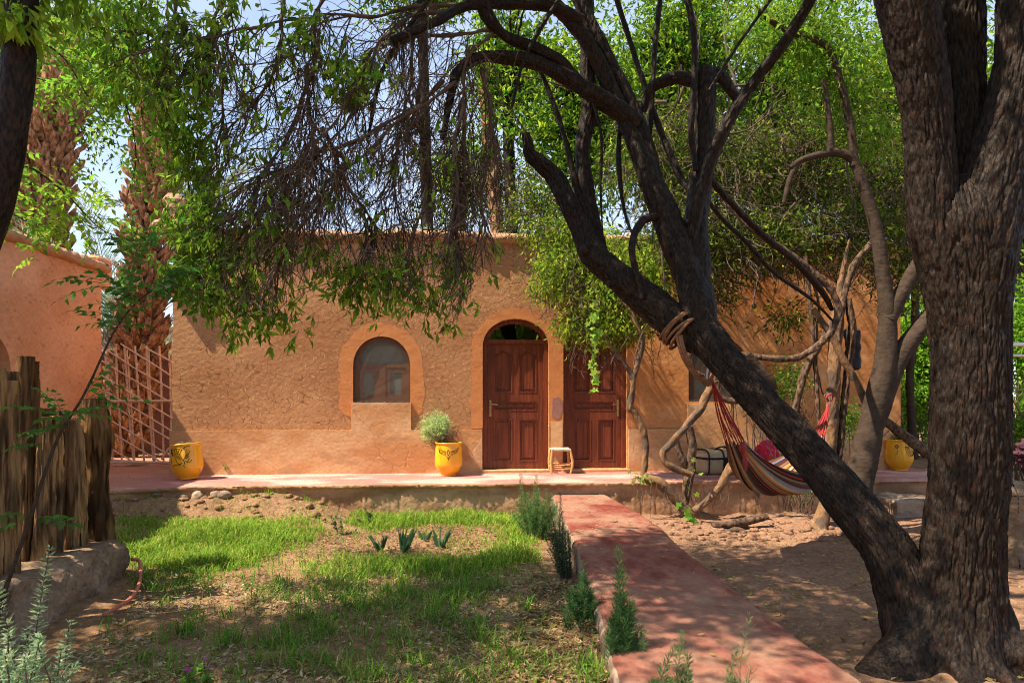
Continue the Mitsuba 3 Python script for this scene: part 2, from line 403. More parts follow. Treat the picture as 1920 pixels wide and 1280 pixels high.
bumped('mat_redmud', redmud_c, lambda p, n, uv: 0.012 * fbm(p.x * 12, p.y * 12, p.z * 12, 3), 0.9, 3e-3)
def barewood_c(p, n, uv):
    g = fbm(p.x * 40, p.y * 40, p.z * 12, 3)
    c = mix((0.10, 0.055, 0.030), (0.32, 0.195, 0.110), g)
    return mix(c, (0.10, 0.075, 0.06), smoothstep(0.5, 0.62, fbm(p.x * 5, p.y * 5, p.z * 5, 3)) * 0.9)
bumped('mat_barewood', barewood_c, lambda p, n, uv: 0.008 * fbm(p.x * 50, p.y * 50, p.z * 16, 3), 1.0, 2e-3)
def log_c(p, n, uv):
    g = fbm(p.x * 42, p.y * 42, p.z * 3.5, 4)
    c = mix((0.060, 0.034, 0.017), (0.43, 0.255, 0.120), smoothstep(0.25, 0.75, g))
    grey = smoothstep(0.45, 0.65, fbm(p.x * 4, p.y * 4, p.z * 0.8, 3))
    c = mix(c, (0.22, 0.16, 0.11), grey * 0.25)
    d = smoothstep(0.56, 0.68, fbm(p.x * 7 + 3, p.y * 7, p.z * 1.5, 3))
    return mix(c, (0.05, 0.035, 0.025), d * 0.7)
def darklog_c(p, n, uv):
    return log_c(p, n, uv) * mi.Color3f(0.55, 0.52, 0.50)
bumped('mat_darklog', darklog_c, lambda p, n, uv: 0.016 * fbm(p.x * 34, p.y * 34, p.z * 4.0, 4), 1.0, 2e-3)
bumped('mat_log', log_c, lambda p, n, uv: 0.012 * fbm(p.x * 38, p.y * 38, p.z * 3.5, 4), 1.0, 2e-3)
def boot_c(p, n, uv):
    g = fbm(p.x * 26, p.y * 26, p.z * 9, 4)
    return mix((0.12, 0.060, 0.032), (0.42, 0.250, 0.14), smoothstep(0.25, 0.75, g))
bumped('mat_boot', boot_c, lambda p, n, uv: 0.008 * fbm(p.x * 55, p.y * 55, p.z * 12, 2), 1.0, 2e-3)
def cane_c(p, n, uv):
    g = fbm(p.x * 9, p.y * 9, p.z * 9, 3)
    return mix((0.58, 0.40, 0.29), (0.80, 0.64, 0.50), g)
diffuse('mat_cane', cane_c)
mat('mat_pot', {'type': 'principled', 'base_color': rgb(0.80, 0.40, 0.012), 'roughness': 0.28, 'specular': 0.5, 'clearcoat': 0.5, 'clearcoat_gloss': 0.85})
diffuse('mat_ink', (0.06, 0.025, 0.012))
diffuse('mat_potsoil', (0.10, 0.065, 0.04))
mat('mat_stoolwood', {'type': 'principled', 'base_color': mikit.proc(lambda p, n, uv: mix((0.42, 0.20, 0.06), (0.66, 0.40, 0.17), fbm(p.x * 30, p.y * 30, p.z * 6, 3))), 'roughness': 0.45})
mat('mat_hose', {'type': 'principled', 'base_color': rgb(0.42, 0.12, 0.085), 'roughness': 0.45})
def fabric(key, *c):
    mat(key, {'type': 'principled', 'base_color': rgb(*c), 'roughness': 0.8, 'sheen': 0.4})
fabric('mat_bagcloth', 0.52, 0.41, 0.26)
fabric('mat_bagblack', 0.016, 0.017, 0.022)
fabric('mat_redcord', 0.34, 0.028, 0.028)
fabric('mat_pink', 0.62, 0.018, 0.085)
fabric('mat_purple', 0.055, 0.014, 0.028)
fabric('mat_blackcloth', 0.02, 0.02, 0.022)
mat('mat_bluebag', {'type': 'principled', 'base_color': rgb(0.30, 0.37, 0.52), 'roughness': 0.25, 'specular': 0.6})
diffuse('mat_woven', lambda p, n, uv: mix((0.42, 0.33, 0.24), (0.68, 0.57, 0.44), noise(p.x * 90, p.y * 40, p.z * 90)))
def rope_c(p, n, uv):
    return mix((0.13, 0.062, 0.035), (0.34, 0.185, 0.105), fbm(p.x * 60, p.y * 60, p.z * 60, 2))
diffuse('mat_rope', rope_c)

# ------------------------------------------------------------------ the ground, the path, the terrace
YF = 10.60                      # plane of the facade
TZ = 0.45                       # top of the terrace
def sstep(a, b, x):
    t = np.clip((x - a) / (b - a), 0, 1)
    return t * t * (3 - 2 * t)
def ground_z(x, y):
    x, y = np.broadcast_arrays(np.asarray(x, float), np.asarray(y, float))
    p = np.stack([x, y, 0 * x], -1)
    z = 0.05 * fbm3(p * 0.9, 3, 3) + 0.035 * fbm3(p * 3.1, 3, 4) + 0.014 * fbm3(p * 11, 2, 6)
    heap = sstep(8.55, 9.15, y) * (1 - sstep(9.3, 9.6, y))
    z = z + (1 - sstep(9.3, 9.6, y)) * (1 - sstep(-2.3, -0.9, x)) * (0.13 * sstep(6.8, 8.8, y) + 0.12 * sstep(8.72, 9.05, y))
    z = z + heap * (0.10 * np.exp(-((x + 2.5) / 0.8) ** 2) + 0.10 * np.exp(-((x + 4.0) / 0.7) ** 2) - 0.02 + 0.04 * fbm3(p * 6, 3, 8))
    z = z + 0.05 * sstep(7.6, 8.4, y) * sstep(1.9, 2.6, x) * (1 - sstep(8.6, 9.1, y))
    z = z + 0.42 * sstep(9.55, 10.2, y + 0 * x)
    return z
xs = np.unique(np.r_[np.linspace(-150, -9, 18), np.linspace(-9, -5, 34), np.linspace(-5, 7.5, 240), np.linspace(7.5, 12, 40), np.linspace(12, 150, 18)])
ys = np.unique(np.r_[np.linspace(-80, 2.0, 24), np.linspace(2.8, 10.4, 200), np.linspace(10.4, 16, 40), np.linspace(16, 180, 18)])
X, Y = np.meshgrid(xs, ys)
v = np.stack([X, Y, ground_z(X, Y)], -1).reshape(-1, 3)
nx, ny = len(xs), len(ys)
i, j = np.meshgrid(np.arange(ny - 1), np.arange(nx - 1), indexing='ij')
A = (i * nx + j).ravel()
obj('ground', tm(v, np.vstack([np.c_[A, A + 1, A + nx + 1], np.c_[A, A + nx + 1, A + nx]])), 'mat_soil', smooth=True, kind='structure', label='bare reddish earth of the garden under the trees')

# the red path: a low concrete strip that widens and sinks towards the camera
PL = arr((0.70, 2.2), (0.86, 3.85), (0.98, 5.0), (1.10, 6.6), (1.18, 7.9), (1.24, 9.25))
PR = arr((2.20, 2.2), (2.08, 3.85), (2.06, 5.0), (2.06, 6.4), (2.14, 7.4), (2.10, 7.95), (1.98, 9.25))
def path_z(y):
    return np.interp(y, [2, 3.9, 6.5, 9.3], [0.10, 0.14, 0.22, 0.285])
py_ = np.linspace(2.2, 9.26, 240)
xl = np.interp(py_, PL[:, 1], PL[:, 0]) + 0.012 * fbm3(np.c_[py_ * 5, py_ * 0, py_ * 0 + 3], 3, 1)
xr = np.interp(py_, PR[:, 1], PR[:, 0]) + 0.008 * fbm3(np.c_[py_ * 5, py_ * 0, py_ * 0 + 9], 3, 2) - 0.05 * np.exp(-((py_ - 7.42) / 0.1) ** 2)
pz = path_z(py_)
NW = 26
rows = []
for k in range(NW + 1):
    u = k / NW
    x = xl + (xr - xl) * u
    rows.append(np.c_[x, py_, pz + 0.006 * fbm3(np.c_[x * 3, py_ * 3, py_ * 0], 3, 5) - 0.014 * ((k == 0) | (k == NW))])
eb = lambda x, dx: np.c_[x + dx * (1 + 0.5 * fbm3(np.c_[py_ * 9, py_ * 0, py_ * 0 + dx * 50], 2, 7)), py_, py_ * 0 - 0.12]
sdn = lambda x, dx, h, k: np.c_[x + dx + 0.010 * fbm3(np.c_[py_ * 14, py_ * 0 + h * 30, py_ * 0 + k], 3, 8), py_, pz - h]
obj('path', lattice(rows, True), 'mat_redpaint', smooth=40, kind='structure', label='worn red painted concrete path leading to the terrace')
obj('path_edge', lattice([eb(xl, -0.03), sdn(xl, -0.022, 0.09, 1), sdn(xl, -0.020, 0.05, 2), sdn(xl, -0.010, 0.022, 3), np.c_[xl, py_, rows[0][:, 2] - 0.001]], True), 'mat_concrete', smooth=40, kind='structure', label='bare crumbling left side of the path')
obj('path_edge', lattice([np.c_[xr, py_, rows[-1][:, 2] - 0.001], sdn(xr, 0.010, 0.022, 4), sdn(xr, 0.020, 0.05, 5), sdn(xr, 0.022, 0.09, 6), eb(xr, 0.03)], True), 'mat_concrete', smooth=40, kind='structure', label='bare crumbling right side of the path')

# the terrace: a slab with a ragged lip over a rendered riser
ex = np.linspace(-7.2, 5.9, 520)
ey = np.interp(ex, [-7.2, -5.0, -4.4, -3.9, -3.2, -2, 0, 2, 6], [8.55, 8.86, 9.0, 9.14, 9.26, 9.29, 9.27, 9.27, 9.27])
lip = 0.016 * fbm3(np.c_[ex * 7, ex * 0, ex * 0], 4, 11) + 0.014 * np.abs(fbm3(np.c_[ex * 26, ex * 0, ex * 0 + 5], 2, 12))
rowsT = [np.c_[ex, ex * 0 + 13.6, ex * 0 + TZ]]
for w in (0.6, 0.3, 0.15, 0.06, 0.02):
    rowsT.append(np.c_[ex, ey + (13.6 - ey) * w ** 1.2, TZ + 0.003 * fbm3(np.c_[ex * 3, ex * 0 + w * 9, ex * 0], 2, 4)])
rowsT.append(np.c_[ex, ey + lip + 0.018, ex * 0 + TZ - 0.001])
obj('terrace', lattice(rowsT), 'mat_terrace', smooth=40, kind='structure', label='raised terrace with worn pink painted floor in front of the house')
hh = np.array([0.0, -0.008, -0.02, -0.035, -0.05, -0.058, -0.065, -0.10, -0.16, -0.24, -0.34, -0.46, -0.6])
inn = np.array([0.018, 0.006, 0.0, 0.0, 0.004, 0.018, 0.034, 0.040, 0.036, 0.036, 0.034, 0.030, 0.028])
rowsR = []
for h, q in zip(hh, inn):
    nz = fbm3(np.c_[ex * 30, ex * 0 + h * 40, ex * 0 + 2], 3, 15)
    big = fbm3(np.c_[ex * 6, ex * 0 + h * 9, ex * 0 + 7], 3, 16)
    rowsR.append(np.c_[ex, ey + lip + q + np.where((h > -0.062) & (h < 0), 0.016 * nz, 0.004 * nz + 0.014 * big * (h < -0.062)), TZ + h + 0.005 * nz * (h < 0)])
obj('terrace_wall', lattice(rowsR), 'mat_riser', smooth=35, kind='structure', label='rendered brown front of the terrace with a ragged concrete lip')
# end of the terrace on the right and the step before it
obj('terrace_wall', ext(Polygon([(5.86, -0.1), (7.4, -0.1), (7.4, 0.405), (5.86, 0.405)]), 9.42, 13.0), 'mat_riser', kind='structure', label='right end of the terrace front beside the step')
obj('terrace', ext(Polygon([(5.9, 0.41), (7.42, 0.41), (7.42, TZ), (5.9, TZ)]), 9.33, 13.0), 'mat_terrace', kind='structure', label='right end of the terrace where a yellow pot stands')

def rough(mesh, amp, freq, seed, target=0.05):
    """a solid, finely divided, with its faces made uneven"""
    v, f = trimesh.remesh.subdivide_to_size(mesh.vertices, mesh.faces, target, max_iter=14)
    m = trimesh.Trimesh(v, f, process=True)
    n = np.asarray(m.vertex_normals)
    p = np.asarray(m.vertices)
    return tm(p + n * (amp * fbm3(p * freq, 4, seed))[:, None], m.faces)
st = P(1703, 935, 9.55)
obj('stone_step', rough(bx(5.70, 6.75, 8.62, 9.30, -0.1, 0.245, 0.03), 0.05, 4, 21, 0.06), 'mat_concrete', smooth=30, label='rough grey concrete step against the right end of the terrace', cat='step')

# ------------------------------------------------------------------ the adobe house
def F(px, py):
    q = onY(px, py, YF)
    return q[0], q[2]
HX0, HX1 = F(321, 700)[0], F(1690, 700)[0]
HTOP = 4.06
house = thing('adobe_house', 'long adobe house of cracked straw plaster with two arched red wooden doors', 'house')
def arch(x0, x1, z0, zs, zt, n=28):
    """an opening: straight to zs, then a half ellipse to zt"""
    cx, rx = (x0 + x1) / 2, (x1 - x0) / 2
    th = np.linspace(0, np.pi, n)
    return Polygon([(x0, z0), (x1, z0)] + [(cx + rx * math.cos(t), zs + (zt - zs) * math.sin(t) ** 0.92) for t in th])
wx0, wz1 = F(662, 755); wx1, wzt = F(769, 631); wzs = F(700, 688)[1]
d1x0, d1zt = F(905, 597); d1x1 = F(1029, 700)[0]; dzs = F(960, 652)[1]
d2x0 = F(1056, 700)[0]; d2x1 = F(1176, 700)[0]
v2x0 = F(1291, 700)[0]; v2x1 = F(1402, 700)[0]
OPEN = [arch(wx0, wx1, wz1, wzs, wzt), arch(d1x0, d1x1, TZ - 0.1, dzs, d1zt), arch(d2x0, d2x1, TZ - 0.1, dzs, d1zt + 0.0), arch(v2x0, v2x1, wz1 + 0.02, wzs + 0.02, wzt + 0.02)]
top_x = np.linspace(HX0, HX1, 60)
side_z = np.linspace(0.1, HTOP, 40)
outer = [(HX0 + 0.02 * fbm3(arr((z * 3, 0, 1)), 3, 2)[0] + 0.035 * (z - 0.3) / 4, z) for z in side_z]
outer = [(HX0, 0.1)] + [(HX1, 0.1)] + [(HX1 - 0.02 * (z / 4), z) for z in side_z[1:]] + outer[::-1][:-1]
front = Polygon(outer).buffer(0).difference(unary_union(OPEN))
obj('wall', ext(front, YF, YF + 0.42), 'mat_plaster', house, label='front wall of straw mud plaster covered in fine cracks')
obj('wall', bx(HX0 + 0.03, HX0 + 0.4, YF + 0.425, YF + 5.0, 0.1, HTOP), 'mat_plaster', house)
obj('wall', bx(HX1 - 0.4, HX1 - 0.03, YF + 0.425, YF + 5.0, 0.1, HTOP), 'mat_plaster', house)
obj('wall', bx(HX0 + 0.41, HX1 - 0.41, YF + 4.6, YF + 5.0, 0.1, HTOP), 'mat_plaster', house)
obj('ceiling', bx(HX0 + 0.405, HX1 - 0.405, YF + 0.425, YF + 4.595, HTOP - 0.45, HTOP - 0.2), 'mat_room', house)
obj('floor', bx(HX0 + 0.405, HX1 - 0.405, YF + 0.425, YF + 4.595, 0.3, TZ), 'mat_room', house)
# mud coping along the top of the wall
cx_ = np.linspace(HX0 - 0.10, HX1 + 0.08, 420)
prof = arr((0.30, -0.02), (-0.02, -0.03), (-0.075, 0.0), (-0.10, 0.035), (-0.095, 0.075), (-0.05, 0.115), (0.06, 0.15), (0.30, 0.16), (0.45, 0.12))
g = []
for k, (dy, dz) in enumerate(prof):
    w1 = fbm3(np.c_[cx_ * 9, cx_ * 0 + k * 0.6, cx_ * 0], 3, 31)
    w2 = fbm3(np.c_[cx_ * 1.1, cx_ * 0, cx_ * 0 + 3], 3, 32)
    g.append(np.c_[cx_, YF + dy + 0.03 * w1 * (k > 0), HTOP - 0.02 + dz + 0.026 * w1 + 0.05 * w2])
g = np.stack(g, 0)
A = (np.arange(len(prof) - 1)[:, None] * len(cx_) + np.arange(len(cx_) - 1)).ravel()
nn = len(cx_)
obj('coping', tm(g.reshape(-1, 3), np.vstack([np.c_[A, A + nn, A + nn + 1], np.c_[A, A + nn + 1, A + 1]])), 'mat_mud', house, smooth=40, label='rough rounded mud coping along the roof edge')
# the corner finial at the left end
kx = HX0
obj('corner_finial', cat([rough(bx(kx - 0.14, kx + 0.18, YF - 0.05, YF + 0.40, HTOP + 0.16, HTOP + 0.62, 0.09), 0.05, 6, 41, 0.05),
                          rough(bx(kx - 0.24, kx + 0.30, YF - 0.17, YF + 0.5, HTOP + 0.03, HTOP + 0.19, 0.05), 0.05, 7, 42, 0.05),
                          rough(bx(kx - 0.14, kx + 0.28, YF - 0.10, YF + 0.45, HTOP - 0.10, HTOP + 0.02, 0.03), 0.04, 7, 43, 0.05)]), 'mat_mud', house, smooth=30, label='rounded mud block on a flared ledge at the corner')
# orange bands round the openings, each a thin coat standing proud of the plaster
wob = lambda poly, a, s: Polygon([(x + a * fbm3(arr((x * 4, z * 4, s)), 5, s)[0], z + a * fbm3(arr((x * 4 + 9, z * 4, s)), 5, s)[0]) for x, z in np.array(poly.segmentize(0.012).exterior.coords)])
zd = F(700, 806)[1]                                   # top of the dado
inter = lambda poly, x0, z0, x1, z1: poly.intersection(sbox(x0, z0, x1, z1))
bandw = inter(wob(OPEN[0].buffer(0.21), 0.07, 3).buffer(0), -20, zd + 0.02, 20, 9).difference(OPEN[0])
obj('window_surround', ext(bandw, YF - 0.0035, YF - 0.0005), 'mat_surround', house, label='bright orange plaster band around the window arch')
bandd = unary_union([wob(OPEN[1].buffer(0.17), 0.05, 5).buffer(0), wob(OPEN[2].buffer(0.17), 0.05, 6).buffer(0)])
bandd = inter(bandd, -20, zd + 0.02, 20, 9).difference(unary_union(OPEN[1:3]))
obj('door_surround', ext(bandd, YF - 0.0075, YF - 0.0045), 'mat_surround', house, label='orange plaster around both door arches and their middle pier')
rightwall = inter(Polygon([(d2x1 + 0.12, zd), (HX1 - 0.02, zd), (HX1 - 0.02, HTOP - 0.05), (d2x1 + 0.12, HTOP - 0.05)]), -20, zd + 0.02, 20, 9).difference(unary_union([OPEN[3], bandd.buffer(0.002)]))
obj('orange_coat', ext(rightwall, YF - 0.0035, YF - 0.0005), 'mat_rightcoat', house, label='smoother orange coat on the shaded right part')
# the pale plinth, rising under the windows
def plinth(x0, x1, cut, top=None):
    p = sbox(x0, 0.2, x1, zd)
    if cut is not None: p = p.union(sbox(*cut))
    p = p.buffer(-0.012).buffer(0.012, quad_segs=3)
    return ext(p, YF - 0.034, YF - 0.002)
a0, a1 = F(659, 700)[0], F(771, 700)[0]
obj('plinth', plinth(HX0 - 0.015, d1x0 - 0.01, (a0, zd - 0.05, a1, wz1 + 0.005)), 'mat_dado', house, label='pale smooth plinth rising to the left window sill')
b0, b1 = F(1288, 700)[0], F(1430, 700)[0]
obj('plinth', plinth(d2x1 + 0.01, HX1 + 0.01, (b0, zd - 0.05, b1, F(1300, 758)[1])), 'mat_dado', house, label='pale plinth right of the doors')
obj('pier_base', ext(sbox(d1x1 + 0.035, 0.3, d2x0 - 0.012, F(1040, 790)[1]), YF - 0.016, YF - 0.0095), 'mat_dado', house)
q0, q1 = F(1034, 786), F(1054, 744)
obj('repair_patch', ext(wob(Polygon([(q0[0], q0[1] + 0.05), (q0[0] + 0.07, q0[1]), (q1[0] - 0.03, q0[1] + 0.03), (q1[0], q0[1] + 0.16), (q1[0] - 0.01, q1[1] - 0.05), (q0[0] + 0.10, q1[1]), (q0[0] + 0.01, q1[1] - 0.02)]), 0.02, 9).buffer(0), YF - 0.013, YF - 0.0078), 'mat_patch', house, label='mauve repair patch on the pier between the doors')
# doors
def door(x0, x1, hinge_left, label):
    D = house + '__door'
    key = numbered(D)
    labels[key] = {'label': label}
    y = YF + 0.10
    opening = arch(x0, x1, TZ + 0.03, dzs, d1zt)
    fr = opening.difference(opening.buffer(-0.065).union(sbox(x0 + 0.065, TZ - 0.1, x1 - 0.065, TZ + 0.2)))
    zt = F(960, 640)[1]
    bar = sbox(x0 + 0.02, zt - 0.03, x1 - 0.02, zt + 0.035).intersection(opening)
    scene[key] = mikit.ply(ext(fr, y - 0.02, y + 0.10), 'mat_doorwood')
    obj('transom', ext(bar, y - 0.028, y + 0.098), 'mat_doorwood', key)
    obj('fanlight', ext(opening.buffer(-0.05).intersection(sbox(x0, zt + 0.03, x1, 9)), y + 0.03, y + 0.0305), 'mat_glass', key, label='half round pane above the door')
    L0, L1, B0, B1 = x0 + 0.068, x1 - 0.068, TZ + 0.045, zt - 0.032
    W, H = L1 - L0, B1 - B0
    bd = sbox(L0, B0, L1, B1)
    st_, mid = 0.105, 0.10
    xa, xb, xc, xd = L0 + st_, L0 + W / 2 - mid / 2, L0 + W / 2 + mid / 2, L1 - st_
    z1, z2, z3, z4, z5, z6 = B0 + 0.115, B0 + 0.40 * H, B0 + 0.465 * H, B0 + 0.545 * H, B0 + 0.61 * H, B1 - 0.085
    def ogee(u0, u1, w0, w1):
        th = np.linspace(0, 1, 15)
        return Polygon([(u0, w0), (u1, w0)] + [(u1 + (u0 - u1) * t, w1 - 0.06 + 0.06 * (0.5 - 0.5 * math.cos(2 * math.pi * min(1, max(0, (t - 0.1) / 0.8)))) ** 0.8) for t in th])
    holes = [sbox(xa, z1, xb, z2), sbox(xc, z1, xd, z2), sbox(xa, z3, xd, z4), ogee(xa, xb, z5, z6), ogee(xc, xd, z5, z6)]
    leaf = bd.difference(unary_union(holes))
    obj('leaf', ext(leaf, y + 0.015, y + 0.058), 'mat_doorwood', key)
    for hpoly in holes:
        ring = hpoly.difference(hpoly.buffer(-0.02, join_style=2))
        a = ext(ring, y + 0.008, y + 0.03)
        field = hpoly.buffer(-0.022, join_style=2)
        inner = field.buffer(-0.035, join_style=2)
        obj('panel', cat([a, ext(field, y + 0.040, y + 0.05), ext(inner, y + 0.030, y + 0.041)]), 'mat_doorwood', key)
    hx = L0 + 0.05 if hinge_left else L1 - 0.05
    hz = B0 + 0.50 * H
    s = 1 if hinge_left else -1
    lev = limb(arr((hx, y - 0.01, hz + 0.03, 0.009), (hx, y - 0.045, hz + 0.03, 0.009), (hx + s * 0.03, y - 0.055, hz + 0.032, 0.009), (hx + s * 0.11, y - 0.052, hz + 0.025, 0.007)), sides=8, seg=0.01)
    obj('handle', cat([bx(hx - 0.017, hx + 0.017, y + 0.003, y + 0.016, hz - 0.16, hz + 0.10, 0.004), lev]), 'mat_brass', key)
    return key
door(d1x0 + 0.005, d1x1 - 0.005, True, 'left arched door with its handle on the left')
door(d2x0 + 0.005, d2x1 - 0.005, False, 'right arched door half behind hanging vine leaves')
obj('threshold', bx(d1x0 - 0.02, d1x1 + 0.03, YF - 0.07, YF + 0.3, TZ - 0.02, TZ + 0.042, 0.008), 'mat_dado', house)
obj('threshold', bx(d2x0 - 0.03, d2x1 + 0.04, YF - 0.07, YF + 0.3, TZ - 0.02, TZ + 0.042, 0.008), 'mat_dado', house)
# windows
def window(op, x0, x1, z0, z1, zs, label):
    key = numbered(house + '__window')
    labels[key] = {'label': label}
    y = YF + 0.07
    inn = op.buffer(-0.01)
    zb = zs + 0.02
    frame = inn.difference(inn.buffer(-0.06)).union(sbox(x0, zb - 0.025, x1, zb + 0.03).intersection(inn)).union(sbox((x0 + x1) / 2 - 0.05, z0, (x0 + x1) / 2 + 0.05, zb).intersection(inn))
    scene[key] = mikit.ply(ext(frame, y, y + 0.06), 'mat_casement')
    for u0, u1 in ((x0 + 0.07, (x0 + x1) / 2 - 0.05), ((x0 + x1) / 2 + 0.05, x1 - 0.07)):
        r = sbox(u0, z0 + 0.06, u1, zb - 0.03)
        obj('sash', ext(r.difference(r.buffer(-0.07, join_style=2)), y + 0.01, y + 0.05), 'mat_casement', key)
        obj('pane', ext(r.buffer(-0.06, join_style=2), y + 0.03, y + 0.034), 'mat_pane', key)
    obj('pane', ext(inn.buffer(-0.05).intersection(sbox(x0, zb + 0.03, x1, 9)), y + 0.03, y + 0.034), 'mat_pane', key)
    # the insect screen: fine dark net hung in the opening, slack at its lower edge
    th = op.buffer(0.0).segmentize(0.04)
    sc = trimesh.creation.extrude_polygon(th, 0.001, engine='earcut')
    v, f = vf(sc)
    keep = (np.abs(v[f][:, :, 2]) < 1e-9).all(1)
    v = np.c_[v[:, 0], YF + 0.022 + 0.010 * fbm3(np.c_[v[:, 0] * 5, v[:, 1] * 5, v[:, 0] * 0], 2, 3), v[:, 1]]
    obj('insect_screen', tm(v, f[keep]), 'mat_screen', key, label='grey insect net over the window')
    hx = np.linspace(x0 + 0.004, x1 - 0.004, 40)
    obj('screen_hem', limb(np.c_[hx, YF + 0.012 + 0.006 * np.sin(hx * 50), z0 + 0.012 + 0.008 * fbm3(np.c_[hx * 14, hx * 0, hx * 0], 2, 4), hx * 0 + 0.012], sides=6, seg=0.02), 'mat_blackcloth', key)
window(OPEN[0], wx0, wx1, wz1, wzt, wzs, 'arched window behind an insect net')
window(OPEN[3], v2x0, v2x1, wz1 + 0.02, wzt + 0.02, wzs + 0.02, 'dark window behind the leaning trunk')
# black net shade tied high at the left corner
nx0, nz0 = F(318, 548); nx1, nz1 = F(352, 512)
rg = np.random.default_rng(5)
net = rough(bx(nx0 - 0.02, nx1, YF - 0.16, YF - 0.02, nz0, nz1 + 0.04, 0.02), 0.03, 9, 51, 0.03)
obj('net_bundle', net, 'mat_blackcloth', None, smooth=30, label='black net bundle fixed high on the left corner of the adobe house', cat='net')

# ------------------------------------------------------------------ the orange building on the left
LX = -6.05
out = thing('orange_building', 'smooth orange mud building at the left edge with an arched opening', 'building')
ly1, lz = onX(190, 505, LX)[1], onX(190, 505, LX)[2]
ao = onX(20, 650, LX); at = onX(2, 633, LX)
hole = arch(ao[1] - 1.0, ao[1], 0.2, at[2] - 0.45, at[2] + 0.08)
side = sbox(2.0, 0.0, ly1, lz).difference(hole)
e = trimesh.creation.extrude_polygon(side, 0.4, engine='earcut')
v, f = vf(e)
obj('wall', tm(np.c_[LX - 0.4 + v[:, 2], v[:, 0], v[:, 1]], f[:, ::1]), 'mat_ochre', out)
obj('wall', bx(LX - 5.0, LX - 0.41, ly1 - 0.4, ly1 - 0.005, 0.0, lz), 'mat_ochre', out)
obj('wall', bx(LX - 5.0, LX - 4.6, 2.0, ly1 - 0.41, 0.0, lz), 'mat_ochre', out)
obj('niche_back', bx(LX - 0.95, LX - 0.75, ao[1] - 1.3, ao[1] + 0.3, 0.0, 2.9), 'mat_ochre', out)
obj('roof', bx(LX - 4.59, LX - 0.41, 2.0, ly1 - 0.41, lz - 0.4, lz - 0.15), 'mat_mud', out)
cy = np.linspace(2.0, ly1 + 0.12, 260)
g = []
for k, (dx, dz) in enumerate(prof):
    w1 = fbm3(np.c_[cy * 8, cy * 0 + k * 0.6, cy * 0], 3, 61)
    g.append(np.c_[LX - dx * 1.1 + 0.03 * w1, cy, lz - 0.03 + dz * 1.1 + 0.03 * w1])
g = np.stack(g, 0)
A = (np.arange(len(prof) - 1)[:, None] * len(cy) + np.arange(len(cy) - 1)).ravel()
nn = len(cy)
obj('coping', tm(g.reshape(-1, 3), np.vstack([np.c_[A, A + nn + 1, A + nn], np.c_[A, A + 1, A + nn + 1]])), 'mat_mud', out, smooth=40, label='uneven mud coping along the sloping top')
q = onX(186, 490, LX)
obj('corner_finial', rough(bx(LX - 0.30, LX + 0.02, ly1 - 0.05, ly1 + 0.35, lz - 0.3, lz + 0.24, 0.05), 0.03, 6, 62, 0.05), 'mat_ochre', out, smooth=30)
q = [onX(158, 482, LX - 0.02), onX(172, 492, LX + 0.05), P(200, 500, 11.6)]
obj('roof_spout', limb(np.array([[*a, 0.045] for a in q]), sides=10, seg=0.03), 'mat_greybark', out, label='grey spout at the roof corner')

# the red mud wall behind the passage and the far house
bw = 15.2
w0, w1 = onY(150, 664, bw), onY(340, 664, bw)
obj('mud_wall', rough(bx(w0[0] - 1.5, w1[0] + 0.6, bw, bw + 0.35, 0.2, w0[2], 0.04), 0.06, 2.0, 71, 0.22), 'mat_redmud', smooth=30, label='low red mud wall closing the passage behind the cane gate', cat='wall')
fw = thing('far_house', 'pale distant house seen through the gap left of the adobe house', 'house')
f0, f1 = onY(270, 622, 42), onY(345, 622, 42)
obj('wall', bx(f0[0] - 3, f1[0] + 6, 42, 47, 0, f0[2]), 'mat_concrete', fw)
obj('roof_room', bx(onY(298, 600, 43)[0], onY(330, 600, 43)[0], 43, 46, f0[2], onY(300, 612, 43)[2]), 'mat_dado', fw)

# ------------------------------------------------------------------ log fence on its mud footing, left
fence = thing('log_fence', 'fence of split upright logs set in a grey mud footing at the left edge', 'fence')
FX = -3.2
LOGS = [  # px left, px right, top row, row of the foot, in the second row?
    (-34, -4, 700, 1085, 0), (-8, 19, 722, 1085, 0), (16, 39, 706, 1085, 0), (31, 58, 679, 1075, .10), (55, 74, 688, 1070, .12), (60, 79, 812, 1070, 0), (76, 100, 786, 1060, .05),
    (97, 116, 783, 1055, 0), (108, 130, 792, 1050, .04), (128, 147, 786, 1045, .03), (146, 166, 799, 1040, 0), (151, 170, 772, 1040, .14), (168, 214, 752, 1025, 0), (84, 108, 770, 1050, .16), (116, 138, 774, 1050, .17)]
rg = np.random.default_rng(11)
for k, (l, r, tp, ft, back) in enumerate(LOGS):
    c = onX((l + r) / 2, 900, FX - back - 0.06)
    Zc = -1
    a = ((l + r) / 2 - 960) / FOC
    Zc = c[0] / (SN + a * CS)
    rad = (r - l) / 2 / FOC * Zc * 1.0
    top = EYE + (HOR - tp) / FOC * Zc
    lean = rg.normal(0, 0.015, 2)
    rows = [[c[0], c[1], 0.1, rad * 1.05], [c[0] + lean[0], c[1] + lean[1], 0.7, rad], [c[0] + 2 * lean[0], c[1] + 2 * lean[1], top - 0.03, rad * 0.95], [c[0] + 2 * lean[0], c[1] + 2 * lean[1], top - 0.005, rad * 0.82]]
    m = limb(rows, sides=48, seg=0.02, bark=0.026, lump=0.42, fr=2.4, fs=0.9, seed=20 + k)
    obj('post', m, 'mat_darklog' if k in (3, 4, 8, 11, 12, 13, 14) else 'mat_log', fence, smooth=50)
fy = np.linspace(3.0, 6.72, 130)
g = []
hw = np.interp(fy, [3, 6.1, 6.45, 6.65, 6.72], [0.30, 0.28, 0.24, 0.14, 0.02])
ht = np.interp(fy, [3, 5.0, 6.2, 6.5, 6.66, 6.72], [0.36, 0.35, 0.36, 0.32, 0.20, 0.05])
